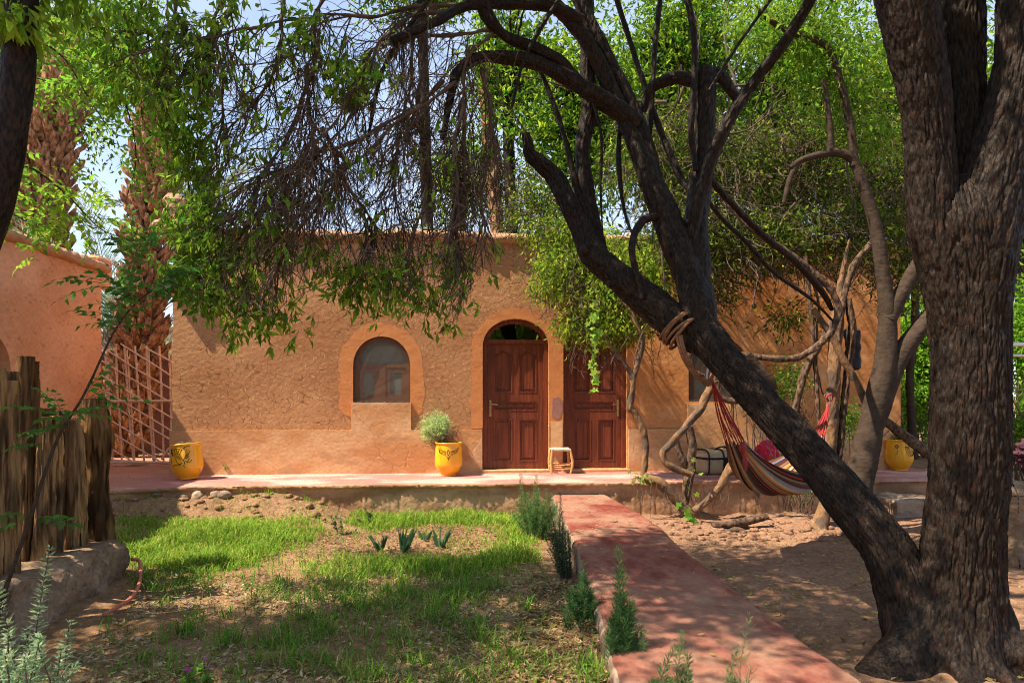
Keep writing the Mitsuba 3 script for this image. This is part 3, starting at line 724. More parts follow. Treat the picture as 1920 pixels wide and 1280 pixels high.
for k, (dx, dz) in enumerate(arr((1.35, -0.35), (1.22, 0.0), (1.10, 0.22), (1.04, 0.5), (0.98, 0.72), (0.86, 0.9), (0.6, 0.99), (0.2, 1.0), (-0.3, 1.0), (-0.8, 0.95), (-1.0, 0.5), (-1.1, -0.3))):
    w1 = fbm3(np.c_[fy * 2.2, fy * 0 + k * 0.35, fy * 0], 4, 81)
    w2 = fbm3(np.c_[fy * 9, fy * 0 + k * 1.4, fy * 0], 3, 82)
    g.append(np.c_[FX - 0.10 + hw * dx + 0.06 * w1 + 0.018 * w2, fy, ht * dz + 0.05 * w1 * (dz > 0) + 0.018 * w2])
fb = lattice(g)
v2, f2 = trimesh.remesh.subdivide(*trimesh.remesh.subdivide(*vf(fb)))
v2 = v2 + 0.030 * fbm3(v2 * 9, 4, 83)[:, None] * arr(1, 0.3, 0.8) + 0.06 * np.minimum(0, fbm3(v2 * 4, 3, 84) + 0.05)[:, None] * arr(1, 0, 0.4) + 0.012 * np.floor(3 * fbm3(v2 * 6, 2, 85))[:, None] * arr(1, 0, 0.2)
obj('mud_footing', tm(v2, f2), 'mat_mudbase', fence, smooth=40, label='crumbling grey mud footing')
# pink hose
hp = [onG(247, 1066, 0.05), onG(262, 1068, 0.03), onG(262, 1092, 0.03), onG(248, 1118, 0.03), onG(222, 1140, 0.03), onG(195, 1157, 0.02)]
obj('garden_hose', limb(np.array([[*a[:2], ground_z(a[0], a[1]) + (0.14 if k == 0 else 0.10 if k == 1 else 0.055), 0.016] for k, a in enumerate(hp)]), sides=10, seg=0.015), 'mat_hose', smooth=True, label='short length of dusty pink hose coming out from the mud footing', cat='hose')

# ------------------------------------------------------------------ cane trellis gate
gate = thing('cane_gate', 'trellis gate of crossed bamboo canes between the two buildings', 'gate')
GY = 12.0
def G2(px, py):
    return onY(px, py, GY)
def cane(p, q, r, y=0.0, parent=gate):
    p, q = p + arr(0, y, 0), q + arr(0, y, 0)
    n = max(5, int(np.linalg.norm(q - p) / 0.035))
    s = np.linspace(0, 1, n)[:, None]
    c = p + (q - p) * s
    off = rg.random() * 0.3
    l = np.linalg.norm(q - p) * s[:, 0]
    c = c + 0.012 * fbm3(np.c_[l * 1.5, l * 0 + rg.random() * 90, l * 0], 2, 3)[:, None] * arr(1, 0.3, 0.6)
    rr = r * (1 + 0.35 * (np.abs(((l + off) / 0.26) % 1 - 0.5) > 0.44))
    obj('cane', tubes(c[None], rr[None], 7), 'mat_cane', parent, smooth=60)
UP = [(197, 668, 209, 866), (216, 650, 229, 866), (234, 648, 250, 866), (254, 648, 270, 868), (274, 648, 287, 868), (300, 648, 306, 868), (318, 660, 322, 868)]
for k, (a, b, c, d) in enumerate(UP):
    cane(G2(a, b), G2(c, d), 0.016, 0)
    if k % 2 == 0: cane(G2(a + 3, b + 8), G2(c + 3, d), 0.013, 0.01)
for k in range(-6, 9):
    y0 = 650 + k * 25 + rg.normal(0, 3)
    x0, x1 = 192, 326
    sl = 0.60
    p0, p1 = [x0, y0], [x1, y0 + (x1 - x0) * sl]
    if p0[1] < 648: p0 = [x0 + (648 - y0) / sl, 648 + rg.normal(0, 4)]
    if p1[1] > 866: p1 = [x0 + (866 - y0) / sl, 866]
    if p1[0] - p0[0] < 12: continue
    cane(G2(*p0), G2(*p1), 0.0135, -0.035 - 0.004 * (k % 3))
cane(G2(185, 752), G2(326, 751), 0.022, -0.06)
cane(G2(185, 866), G2(326, 866), 0.024, -0.06)
cane(G2(185, 861), G2(326, 870), 0.020, 0.04)
cane(G2(308, 860), G2(322, 838), 0.02, -0.09)

# ------------------------------------------------------------------ yellow pots
def lathe(profile, n=64):
    pr = np.asarray(profile, float)
    th = np.arange(n) * 2 * np.pi / n
    v = np.stack([pr[:, 0][:, None] * np.cos(th), pr[:, 0][:, None] * np.sin(th), np.repeat(pr[:, 1][:, None], n, 1)], -1)
    g = np.concatenate([v, v[:, :1]], 1)
    m, k = g.shape[:2]
    A = (np.arange(m - 1)[:, None] * k + np.arange(k - 1)).ravel()
    return tm(g.reshape(-1, 3), np.vstack([np.c_[A, A + 1, A + k + 1], np.c_[A, A + k + 1, A + k]]))
POT = catmull(arr((0.001, 0, 0), (0.118, 0, 0), (0.122, 0.015, 0), (0.128, 0.032, 0), (0.165, 0.08, 0), (0.200, 0.15, 0), (0.208, 0.22, 0), (0.203, 0.33, 0), (0.192, 0.44, 0), (0.190, 0.475, 0), (0.203, 0.488, 0), (0.205, 0.502, 0), (0.196, 0.508, 0), (0.183, 0.500, 0), (0.178, 0.45, 0), (0.176, 0.40, 0)), 90)[:, :2]
PR_, PZ_ = POT[:60, 0], POT[:60, 1]
def on_pot(ang, z, rad=0.0018):
    k = np.argmax(POT[:, 1])
    zz, rr = POT[4:k - 6, 1], POT[4:k - 6, 0]
    o = np.argsort(zz)
    r = np.interp(z, zz[o], rr[o]) + 0.0006
    return [r * math.sin(ang), -r * math.cos(ang), z, rad]
def stroke(pts, r=0.0024):
    q = catmull(np.array([[a, z, 0] for a, z in pts], float), 16)
    return limb(np.array([on_pot(a, z, r * 1.45) for a, z, _ in q]), sides=6, seg=0.008)
def mirror(pts): return [(-a, z) for a, z in pts]
def motif(kind):
    out = []
    if kind == 0:       # big palm leaf with curling stems
        out += [stroke([(-0.95, 0.455), (-0.4, 0.435), (0.1, 0.44), (0.35, 0.425)], 0.003), stroke([(-0.95, 0.455), (-0.55, 0.40), (-0.32, 0.36)], 0.003)]
        for k in range(7):
            t = k / 6
            out.append(stroke([(-0.75 + 1.15 * t, 0.43), (-0.72 + 0.95 * t, 0.39 - 0.03 * t), (-0.55 + 1.0 * t, 0.365 - 0.10 * t)], 0.0026))
        for k in range(4):
            out.append(stroke([(0.55 + 0.12 * k, 0.44 - 0.015 * k), (0.62 + 0.07 * k, 0.37), (0.50 + 0.05 * k, 0.29)], 0.0024))
        out += [stroke([(0.45, 0.43), (0.6, 0.46), (0.95, 0.465)], 0.003), stroke([(0.45, 0.29), (0.5, 0.24), (0.44, 0.20), (0.47, 0.175)], 0.003),
                stroke([(-0.15, 0.31), (0.0, 0.26), (0.12, 0.225), (0.34, 0.235)], 0.003), stroke([(-0.5, 0.20), (-0.2, 0.225), (0.1, 0.21), (0.36, 0.24)], 0.003),
                stroke([(0.55, 0.26), (0.75, 0.235), (0.95, 0.27)], 0.003), stroke([(0.75, 0.33), (0.8, 0.28), (0.62, 0.25)], 0.003), stroke([(-0.9, 0.36), (-0.62, 0.28), (-0.78, 0.21)], 0.0022)]
    elif kind == 1:     # a pair of wings about a bud
        for m in (lambda p: p, mirror):
            out += [stroke(m([(0.03, 0.265), (0.14, 0.315), (0.45, 0.335), (0.72, 0.37), (0.9, 0.43)])), stroke(m([(0.16, 0.375), (0.4, 0.385), (0.7, 0.405), (0.9, 0.43)]))]
            for k in range(6):
                a = 0.22 + 0.1 * k
                out.append(stroke(m([(a, 0.385 + 0.004 * k), (a - 0.03, 0.36), (a + 0.03, 0.335 + 0.006 * k)]), 0.003))
        out += [stroke([(0, 0.405), (0.085, 0.36), (0, 0.315)], 0.003), stroke([(0, 0.405), (-0.085, 0.36), (0, 0.315)], 0.003), stroke([(0.14, 0.315), (0.03, 0.285), (0.0, 0.245), (-0.03, 0.285), (-0.14, 0.315)])]
    else:               # three leaves on a curl, ring at the side
        for o in (0.0, 0.14, 0.28):
            out += [stroke([(-0.35 + o, 0.40), (-0.25 + o, 0.31), (0.0 + o, 0.25), (0.35 + o * .5, 0.26)]), stroke([(-0.35 + o, 0.40), (-0.10 + o, 0.36), (0.2 + o, 0.29), (0.35 + o * .5, 0.26)])]
        out += [stroke([(0.55, 0.41), (0.68, 0.34), (0.60, 0.27), (0.48, 0.33), (0.55, 0.41)]), stroke([(0.75, 0.38), (0.85, 0.32), (0.72, 0.27)]), stroke([(-0.1, 0.45), (0.0, 0.40), (0.1, 0.44)])]
        th = np.linspace(0, 2 * np.pi, 12)
        out += [stroke([(-0.95 + 0.10 * math.cos(t), 0.40 + 0.022 * math.sin(t)) for t in th], 0.005), stroke([(-0.95, 0.37), (-0.9, 0.31), (-1.0, 0.27)])]
    return cat(out)
POTS = []
def pot(x, y, s, tilt, kind, spin, label):
    k = thing('flower_pot', label, 'flower pot', 'glazed yellow pots on the terrace')
    M = trimesh.transformations.translation_matrix([x, y, TZ + 0.002]) @ trimesh.transformations.rotation_matrix(tilt, [0.45, 1, 0]) @ trimesh.transformations.rotation_matrix(spin, [0, 0, 1]) @ np.diag([s, s, s, 1.0])
    for n_, m, b, sm in (('body', lathe(POT), 'mat_pot', True), ('motif', motif(kind), 'mat_ink', True), ('soil', rough(trimesh.creation.cylinder(0.176, 0.05, sections=32), 0.01, 9, 5, 0.03).apply_translation([0, 0, 0.435]), 'mat_potsoil', False)):
        m = m.copy(); m.apply_transform(M)
        obj(n_, m, b, k, smooth=sm)
    POTS.append((M, k))
    return k
p1 = onG(354, 898, TZ); p2 = onG(841, 891, TZ); p3 = onG(1686, 881, TZ)
pot(p1[0], p1[1], 1.0, -0.11, 0, -0.30, 'leaning yellow pot with a brown leaf drawing at the left corner of the house')
pot(p2[0], p2[1], 0.98, 0.0, 1, 0.0, 'upright yellow pot with a winged drawing beside the left door')
pot(p3[0], p3[1], 0.97, 0.0, 2, 0.2, 'shaded yellow pot at the right end of the terrace')

# ------------------------------------------------------------------ stool
sx, sy = onG(1052, 888, TZ)[:2]
stool = thing('stool', 'low wooden stool with a woven seat between the two doors', 'stool')
SW, SD, SH = 0.145, 0.13, 0.375
sy = sy + 0.12
for a in (-1, 1):
    for b in (-1, 1):
        bow = 0.028 if a > 0 and b < 0 else 0.006
        obj('leg', limb(arr((sx + a * SW, sy + b * SD, TZ, 0.016), (sx + a * (SW + bow), sy + b * SD, TZ + 0.13, 0.020), (sx + a * (SW + bow * 0.9), sy + b * SD, TZ + 0.22, 0.021), (sx + a * (SW - 0.012), sy + b * SD, TZ + SH + 0.004, 0.018)), sides=12, seg=0.02, lump=0.12, seed=9 + a + 2 * b), 'mat_stoolwood', stool, smooth=True)
for h in (0.075, 0.135):
    for b in (-1, 1):
        obj('stretcher', limb(arr((sx - SW, sy + b * SD, TZ + h, 0.009), (sx, sy + b * SD, TZ + h - 0.005, 0.012), (sx + SW, sy + b * SD, TZ + h + 0.004, 0.009)), sides=8, seg=0.03), 'mat_stoolwood', stool, smooth=True)
    for a in (-1, 1):
        obj('stretcher', limb(arr((sx + a * SW, sy - SD, TZ + h + 0.03, 0.009), (sx + a * SW, sy + SD, TZ + h + 0.03, 0.009)), sides=8, seg=0.03), 'mat_stoolwood', stool, smooth=True)
cords = []
for k in range(22):
    u = -SW + 2 * SW * k / 21
    cords.append(limb(arr((sx + u, sy - SD - 0.014, TZ + SH - 0.028, 0.0065), (sx + u, sy - SD - 0.018, TZ + SH - 0.01, 0.0065), (sx + u, sy - SD, TZ + SH + 0.006, 0.0065), (sx + u, sy, TZ + SH - 0.008, 0.0065), (sx + u, sy + SD, TZ + SH + 0.004, 0.0065)), sides=5, seg=0.03))
obj('woven_seat', cat(cords), 'mat_woven', stool, smooth=True, label='pale woven cord seat')
for b in (-1, 1):
    obj('seat_rail', limb(arr((sx - SW - .01, sy + b * SD, TZ + SH - 0.012, 0.011), (sx + SW + .01, sy + b * SD, TZ + SH - 0.012, 0.011)), sides=8, seg=0.03), 'mat_stoolwood', stool, smooth=True)

# ------------------------------------------------------------------ bags on the terrace
bag = thing('duffel_bag', 'tan and black duffel bag lying on the terrace behind the hammock', 'bag')
bc = onG(1352, 889, TZ); bc[1] += 0.10
bl, bd, bh = 0.34, 0.20, 0.185
s = trimesh.creation.icosphere(subdivisions=5)
v = np.asarray(s.vertices)
sgn = lambda a, e: np.sign(a) * np.abs(a) ** e
w = np.c_[sgn(v[:, 0], 0.38) * bl, sgn(v[:, 1], 0.5) * bd, sgn(v[:, 2], 0.5) * bh + bh]
w[:, 2] = np.maximum(w[:, 2], 0.01)
w = w + unit(v) * (0.014 * fbm3(w * 9, 3, 91) + 0.012 * np.abs(fbm3(w * 5, 2, 92)))[:, None]
rz = 0.25
R = np.array([[math.cos(rz), -math.sin(rz), 0], [math.sin(rz), math.cos(rz), 0], [0, 0, 1]])
put = lambda a: a @ R.T + arr(bc[0], bc[1], TZ)
obj('body', tm(put(w), s.faces), 'mat_bagcloth', bag, smooth=True)
def hoop(f, r=0.012, close=True):
    r = r * 0.75
    th = np.linspace(0, 2 * np.pi, 40)
    return limb(np.c_[put(np.array([f(t) for t in th])), np.full(40, r)], sides=6, seg=0.02)
se = lambda t, e: (sgn(np.cos(t), e), sgn(np.sin(t), e))
obj('zip_band', hoop(lambda t: (se(t, 0.38)[0] * bl * 1.03, se(t, 0.5)[1] * bd * 1.03, bh * 1.35), 0.022), 'mat_bagblack', bag, smooth=True)
for xx in (-0.31, -0.05, 0.20):
    obj('strap', hoop(lambda t: (xx, se(t, 0.5)[0] * bd * 1.04, bh + se(t, 0.5)[1] * bh * 1.04), 0.018), 'mat_bagblack', bag, smooth=True)
obj('handle', limb(np.c_[put(arr((-0.12, -0.05, 0.35), (-0.07, -0.07, 0.40), (0.05, -0.08, 0.415), (0.14, -0.06, 0.36))), np.full(4, 0.013)], sides=8, seg=0.02), 'mat_bagblack', bag, smooth=True)
q = rough(bx(-0.04, 0.20, -0.235, -0.12, 0.012, 0.25, 0.03), 0.012, 9, 94, 0.03)
obj('end_pocket', tm(put(vf(q)[0]), q.faces), 'mat_bagblack', bag, smooth=40, label='black pocket at the end')
obj('patch', tm(put(vf(bx(-0.24, -0.19, -0.155, -0.135, 0.20, 0.27, 0.004))[0]), bx(-0.24, -0.19, -0.155, -0.135, 0.20, 0.27, 0.004).faces), 'mat_bagblack', bag)
def lump_(cx, cy, cz, rx, ry, rz, seed, amp=0.25, f=5):
    s = trimesh.creation.icosphere(subdivisions=4)
    v = np.asarray(s.vertices)
    k = 1 + amp * fbm3(v * f * 0.4, 4, seed) + 0.10 * np.abs(fbm3(v * f, 3, seed + 1))
    return tm(v * k[:, None] * arr(rx, ry, rz) + arr(cx, cy, cz), s.faces)
q = P(1440, 846, 9.9)
obj('pink_cloth', cat([lump_(q[0], q[1], q[2] - 0.02, 0.16, 0.14, 0.17, 101, 0.5), lump_(q[0] - 0.10, q[1], q[2] - 0.10, 0.14, 0.12, 0.09, 103, 0.5)]), 'mat_pink', smooth=True, label='crumpled bright pink cloth heaped on top of the black rucksack', cat='cloth')
q = P(1455, 872, 9.9)
obj('black_rucksack', cat([lump_(q[0], q[1] + 0.02, TZ + 0.16, 0.30, 0.17, 0.19, 105, 0.2)]), 'mat_bagblack', smooth=True, label='black rucksack on the terrace half hidden by the hammock', cat='bag')
q = P(1487, 868, 9.75)
obj('plastic_bag', lump_(q[0], q[1], q[2] - 0.03, 0.20, 0.12, 0.13, 107, 0.6, 8), 'mat_bluebag', smooth=20, label='shiny pale blue plastic bag beside the pink cloth', cat='plastic bag')
q = P(1395, 885, 9.8)
obj('red_bag', rough(bx(q[0] - 0.11, q[0] + 0.11, q[1] - 0.06, q[1] + 0.1, TZ + 0.003, TZ + 0.27, 0.04), 0.02, 6, 109, 0.04), 'mat_redcord', smooth=30, label='small dark red bag right of the duffel bag', cat='bag')

# ------------------------------------------------------------------ foliage helpers
def shake(rng, n): return rng.normal(size=(n, 3))
def in_ball(rng, n):
    d = unit(shake(rng, n))
    return d * rng.random((n, 1)) ** (1 / 3)
def clumps(rng, centre, radii, n, L, W, base, alt=None, frac=0.12, size=0.22, per=45, droop=0.5, var=0.25, skin=0.5, curl=0.2, plain=False):
    """leaves in clumps through an ellipsoid; returns (v, f, colours)"""
    k = max(3, n // per)
    c = in_ball(rng, k)
    c *= (skin + (1 - skin) * rng.random((k, 1)))
    c = np.asarray(centre) + c * np.asarray(radii) * (0.85 + 0.3 * rng.random((k, 1)))
    w = rng.random(k) + 0.3
    pick = rng.choice(k, n, p=w / w.sum())
    off = shake(rng, n) * size * np.array([1, 1, 0.75])
    p = c[pick] + off
    d = unit(unit(off) * 0.8 + shake(rng, n) * 0.6 + np.array([0, 0, -droop]))
    l = L * (0.65 + 0.7 * rng.random(n))
    v, f = leafmesh(rng, p, d, l, W / L * l * (0.8 + 0.4 * rng.random(n)), curl=curl, plain=plain)
    return v, f, leafcolor(rng, n, 4 if plain else 5, base, var, alt, frac)
def joinvf(parts):
    vs, fs, cs, o = [], [], [], 0
    for v, f, c in parts:
        vs.append(v); fs.append(f + o); cs.append(c); o += len(v)
    return tm(np.vstack(vs), np.vstack(fs)), np.vstack(cs)
def leaves_obj(name, parts, parent, label=None, bsdf='mat_leaf'):
    m, c = joinvf(parts)
    return obj(name, m, bsdf, parent, color=c, kind='stuff', label=label)
def pinnate(rng, base, d, L, pairs, ll, lw, col, droop=0.35, var=0.15):
    """compound leaves: a bent stalk with pairs of leaflets; returns (leaf part, stalk tubes)"""
    n = len(base)
    st = grow(rng, base, d, L, m=pairs + 2, droop=droop / pairs, jit=0.06)
    t = unit(np.gradient(st, axis=1))
    up = np.array([0, 0, 1.0]) + 0.35 * rng.normal(size=(n, 1, 3))
    side = unit(np.cross(t, up))
    nrm = unit(np.cross(side, t))
    B, D, N, S = [], [], [], []
    for k in range(1, pairs + 2):
        for s in (-1, 1) if k <= pairs else (0,):
            B.append(st[:, k]); D.append(unit(t[:, k] * (0.55 if s else 1) + s * side[:, k] * 0.9 - nrm[:, k] * 0.25 + 0.12 * shake(rng, n))); N.append(nrm[:, k])
            S.append(np.full(n, 1 - 0.25 * abs(k / (pairs + 1) - 0.5)))
    B, D, N, S = map(np.concatenate, (B, D, N, S))
    v, f = leafmesh(rng, B, D, ll * S * (0.85 + 0.3 * rng.random(len(B))), lw * S, fold=0.12, flat=N, curl=0.12)
    r = np.linspace(0.0022, 0.0010, st.shape[1])[None] + np.zeros((n, 1))
    return (v, f, leafcolor(rng, len(B), 5, col, var)), tubes(st, r, 3)
def proj(p):
    X = p[..., 0] * CS - p[..., 1] * SN
    Z = p[..., 0] * SN + p[..., 1] * CS
    return 960 + FOC * X / Z, HOR - FOC * (p[..., 2] - EYE) / Z
def pxcurve(rows, Z=None, n=40):
    pts = np.array([[*P(r[0], r[1], r[2] if len(r) > 2 else Z)] for r in rows])
    return catmull(pts, n)
GREEN, LIME = (0.15, 0.28, 0.034), (0.27, 0.42, 0.045)

# ------------------------------------------------------------------ the big tree with its leaning second trunk
tree = thing('spreading_tree', 'massive dark barked tree at the right with a second trunk leaning far to the left', 'tree')
Zt = 4.3
LOBES = ((1.66, 3.3, 0.34, 0.22), (2.45, 2.3, 0.22, 0.14), (3.2, 1.6, 0.28, 0.13), (4.0, 2.6, 0.24, 0.14), (4.75, 2.2, 0.28, 0.14), (0.3, 1.8, 0.5, 0.14))
def tflare(S, th):
    h = np.maximum(S - 0.02, 0)
    out = 0.16 * np.exp(-h / 0.35)
    for a, amp, w, kk in LOBES:
        d = (th - a + 0.35 * fbm3(np.stack([S * 5, 0 * S + a, 0 * S + 0 * th], -1), 2, 3) + np.pi) % (2 * np.pi) - np.pi
        out = out + amp * np.exp(-(d / (w * (1 + 0.9 * h))) ** 2) * np.exp(-h / kk)
    return out
obj('trunk', pxlimb([(1800, 1258, 64), (1801, 1200, 64), (1803, 1100, 64), (1807, 1000, 64), (1814, 900, 64), (1816, 800, 64), (1819, 640, 64), (1819, 600, 64), (1812, 500, 70), (1802, 430, 76), (1795, 385, 64), (1793, 335, 30)], Zt,
    sides=280, seg=0.011, bark=0.021, lump=0.09, fr=10, fs=5.0, seed=3, flare=tflare), 'mat_bark', tree, smooth=60)
for rows, sd in (([(1806, 650, 46, 4.3), (1780, 530, 46, 4.29), (1755, 430, 44, 4.28), (1745, 300, 40, 4.25), (1732, 180, 41, 4.2), (1712, 60, 47, 4.15), (1690, -60, 52, 4.1), (1640, -300, 50, 4.0)], 4),
                 ([(1800, 640, 50, 4.36), (1792, 520, 46, 4.36), (1797, 400, 40, 4.38), (1806, 250, 37, 4.4), (1803, 120, 38, 4.42), (1797, 0, 43, 4.42), (1790, -300, 42, 4.5)], 5),
                 ([(1822, 690, 50, 4.3), (1828, 560, 58, 4.27), (1842, 430, 62, 4.25), (1868, 310, 52, 4.22), (1892, 210, 42, 4.2), (1908, 100, 36, 4.18), (1918, -60, 38, 4.15), (1960, -330, 36, 4.1)], 6)):
    obj('limb', pxlimb(rows, sides=150, seg=0.012, bark=0.017, lump=0.10, fr=7.0, fs=5.0, seed=sd), 'mat_bark', tree, smooth=60)
obj('leaning_trunk', pxlimb([(1730, 1215, 62, 4.33), (1703, 1125, 54, 4.42), (1670, 1040, 48, 4.5), (1628, 985, 44, 4.6), (1558, 900, 38, 4.8), (1503, 835, 35, 4.95), (1438, 765, 32, 5.15), (1385, 705, 31, 5.3), (1340, 650, 31, 5.45), (1312, 610, 30, 5.55), (1296, 570, 27, 5.6)],
    sides=220, seg=0.011, bark=0.016, lump=0.15, fr=8.0, fs=5.0, seed=8), 'mat_bark', tree, smooth=60)
def br(rows, sides=44, seed=1, lump=0.18, bark=0.010, Z=None, m='mat_bark', seg=0.02, name='branch', parent=None):
    return obj(name, pxlimb(rows, Z, sides=sides, seg=seg, bark=bark, lump=lump, fr=4.5, fs=6.0, seed=seed), m, parent or tree, smooth=60)
br([(1330, 648, 26, 5.48), (1285, 618, 31, 5.6), (1235, 580, 31, 5.7), (1185, 540, 28, 5.75), (1145, 505, 26, 5.8), (1112, 478, 25, 5.85), (1090, 430, 20, 5.9), (1066, 380, 18, 5.9), (1042, 335, 16, 5.95), (1012, 305, 14, 5.95), (994, 290, 11, 5.95), (988, 262, 8, 5.95), (985, 250, 6, 5.95)], 90, 41, 0.22, 0.014)
br([(1122, 486, 16, 5.9), (1104, 470, 13, 5.8), (1092, 468, 8, 5.75)], 40, 49)
br([(1215, 560, 10, 5.72), (1160, 535, 9, 5.7), (1140, 533, 6, 5.65)], 30, 42)
br([(1128, 500, 18, 5.9), (1112, 440, 19, 6.0), (1098, 360, 17, 6.05), (1092, 280, 14, 6.1), (1104, 210, 16, 6.1), (1102, 120, 14, 6.1), (1100, 0, 13, 6.1), (1096, -120, 12, 6.1)], 60, 43)
br([(1322, 630, 22, 5.52), (1310, 580, 30, 5.58), (1298, 530, 30, 5.7), (1268, 455, 28, 5.8), (1243, 395, 24, 5.85), (1222, 340, 21, 5.9), (1200, 290, 17, 5.95), (1172, 225, 14, 6.0), (1138, 150, 14, 6.0), (1105, 85, 13, 5.95), (1060, 30, 13, 5.9), (1010, -10, 12, 5.8), (900, -60, 11, 5.6)], 70, 44)
br([(1232, 370, 16, 5.9), (1215, 290, 15, 6.0), (1190, 215, 15, 6.05), (1160, 150, 13, 6.05), (1120, 70, 12, 6.0), (1085, 0, 12, 6.0), (1060, -80, 10, 6.0)], 50, 45)
br([(1322, 630, 20, 5.54), (1316, 580, 27, 5.62), (1306, 520, 26, 5.75), (1303, 450, 25, 5.85), (1309, 380, 21, 5.95), (1318, 300, 19, 6.0), (1322, 220, 19, 6.0), (1320, 150, 20, 6.0), (1316, 128, 14, 6.0)], 64, 46)
br([(1318, 150, 14, 6.0), (1345, 140, 12, 6.0), (1362, 158, 10, 6.0), (1385, 190, 8, 6.0)], 36, 47)
br([(1322, 160, 12, 6.0), (1275, 146, 12, 6.05), (1240, 155, 11, 6.1), (1218, 170, 9, 6.1), (1205, 210, 7, 6.15)], 36, 48)
br([(1292, 480, 12, 5.75), (1305, 400, 12, 5.75), (1330, 310, 11, 5.7), (1362, 235, 11, 5.65), (1410, 160, 10, 5.6), (1460, 95, 10, 5.5), (1500, 35, 10, 5.4), (1535, -30, 10, 5.3)], 44, 50)
br([(1195, 235, 16, 6.0), (1150, 200, 18, 5.95), (1110, 175, 16, 5.9), (1060, 145, 14, 5.85), (1010, 120, 13, 5.8), (957, 109, 12, 5.7), (900, 108, 9, 5.6), (862, 132, 9, 5.5), (845, 180, 7, 5.45), (830, 260, 5, 5.4)], 56, 51)
br([(1080, 150, 12, 5.9), (1045, 112, 11, 5.85), (1000, 90, 11, 5.8), (955, 72, 9, 5.7), (925, 50, 8, 5.65), (905, 20, 9, 5.6), (890, -40, 8, 5.5)], 44, 52)
br([(1090, 40, 12, 5.9), (1030, 12, 11, 5.8), (960, 8, 10, 5.7), (880, 10, 9, 5.5), (820, 40, 8, 5.3), (735, 75, 7, 5.1)], 40, 53)
br([(1240, 400, 8, 5.8), (1200, 420, 7, 5.7), (1185, 470, 6, 5.6), (1205, 560, 5, 5.6)], 24, 54)
for k, rows in enumerate(([(1240, -20, 5, 6.2), (1228, 90, 5, 6.2), (1222, 200, 5, 6.2), (1216, 300, 4, 6.15), (1226, 372, 4, 5.95)], [(1285, -20, 6, 5.9), (1300, 60, 6, 5.9), (1302, 150, 6, 5.9), (1296, 240, 6, 5.9), (1304, 320, 5, 5.9)],
                         [(1150, -20, 5, 6.2), (1185, 90, 5, 6.2), (1212, 170, 5, 6.2), (1240, 250, 6, 6.2), (1275, 330, 7, 6.1), (1296, 360, 6, 6.0)], [(1012, 130, 4, 6.1), (1040, 200, 5, 6.1), (1062, 270, 5, 6.05), (1080, 350, 6, 6.0), (1105, 420, 6, 5.95), (1128, 490, 5, 5.9)],
                         [(1060, -20, 4, 5.7), (1010, 60, 4, 5.7), (980, 120, 3, 5.7), (960, 200, 3, 5.7)], [(1312, 300, 5, 6.4), (1340, 345, 6, 6.6), (1375, 385, 6, 6.8), (1430, 440, 6, 7.1), (1490, 490, 6, 7.5), (1540, 545, 6, 7.9), (1560, 580, 4, 8.1)], [(1300, 330, 2, 6.6), (1345, 400, 4, 6.8), (1400, 455, 4, 7.0), (1450, 510, 4, 7.2), (1520, 560, 3, 7.6), (1560, 600, 2, 8.0)],
                         [(1110, 180, 3, 5.9), (1128, 260, 3, 5.9), (1126, 340, 2.5, 5.9), (1130, 440, 1.2, 5.9)], [(1165, 210, 4, 6.1), (1160, 300, 5, 6.1), (1172, 400, 3, 6.0), (1200, 470, 1.5, 5.95)],
                         [(1460, -20, 3, 5.6), (1380, 90, 3, 5.6), (1330, 170, 3, 5.6)], [(900, -20, 4, 5.4), (930, 40, 4, 5.5), (955, 75, 4, 5.6)], [(820, -20, 4, 5.3), (760, 60, 4, 5.3), (715, 140, 4, 5.3), (690, 260, 3, 5.3)])):
    br(rows, 16, 150 + k, 0.22, 0.003)
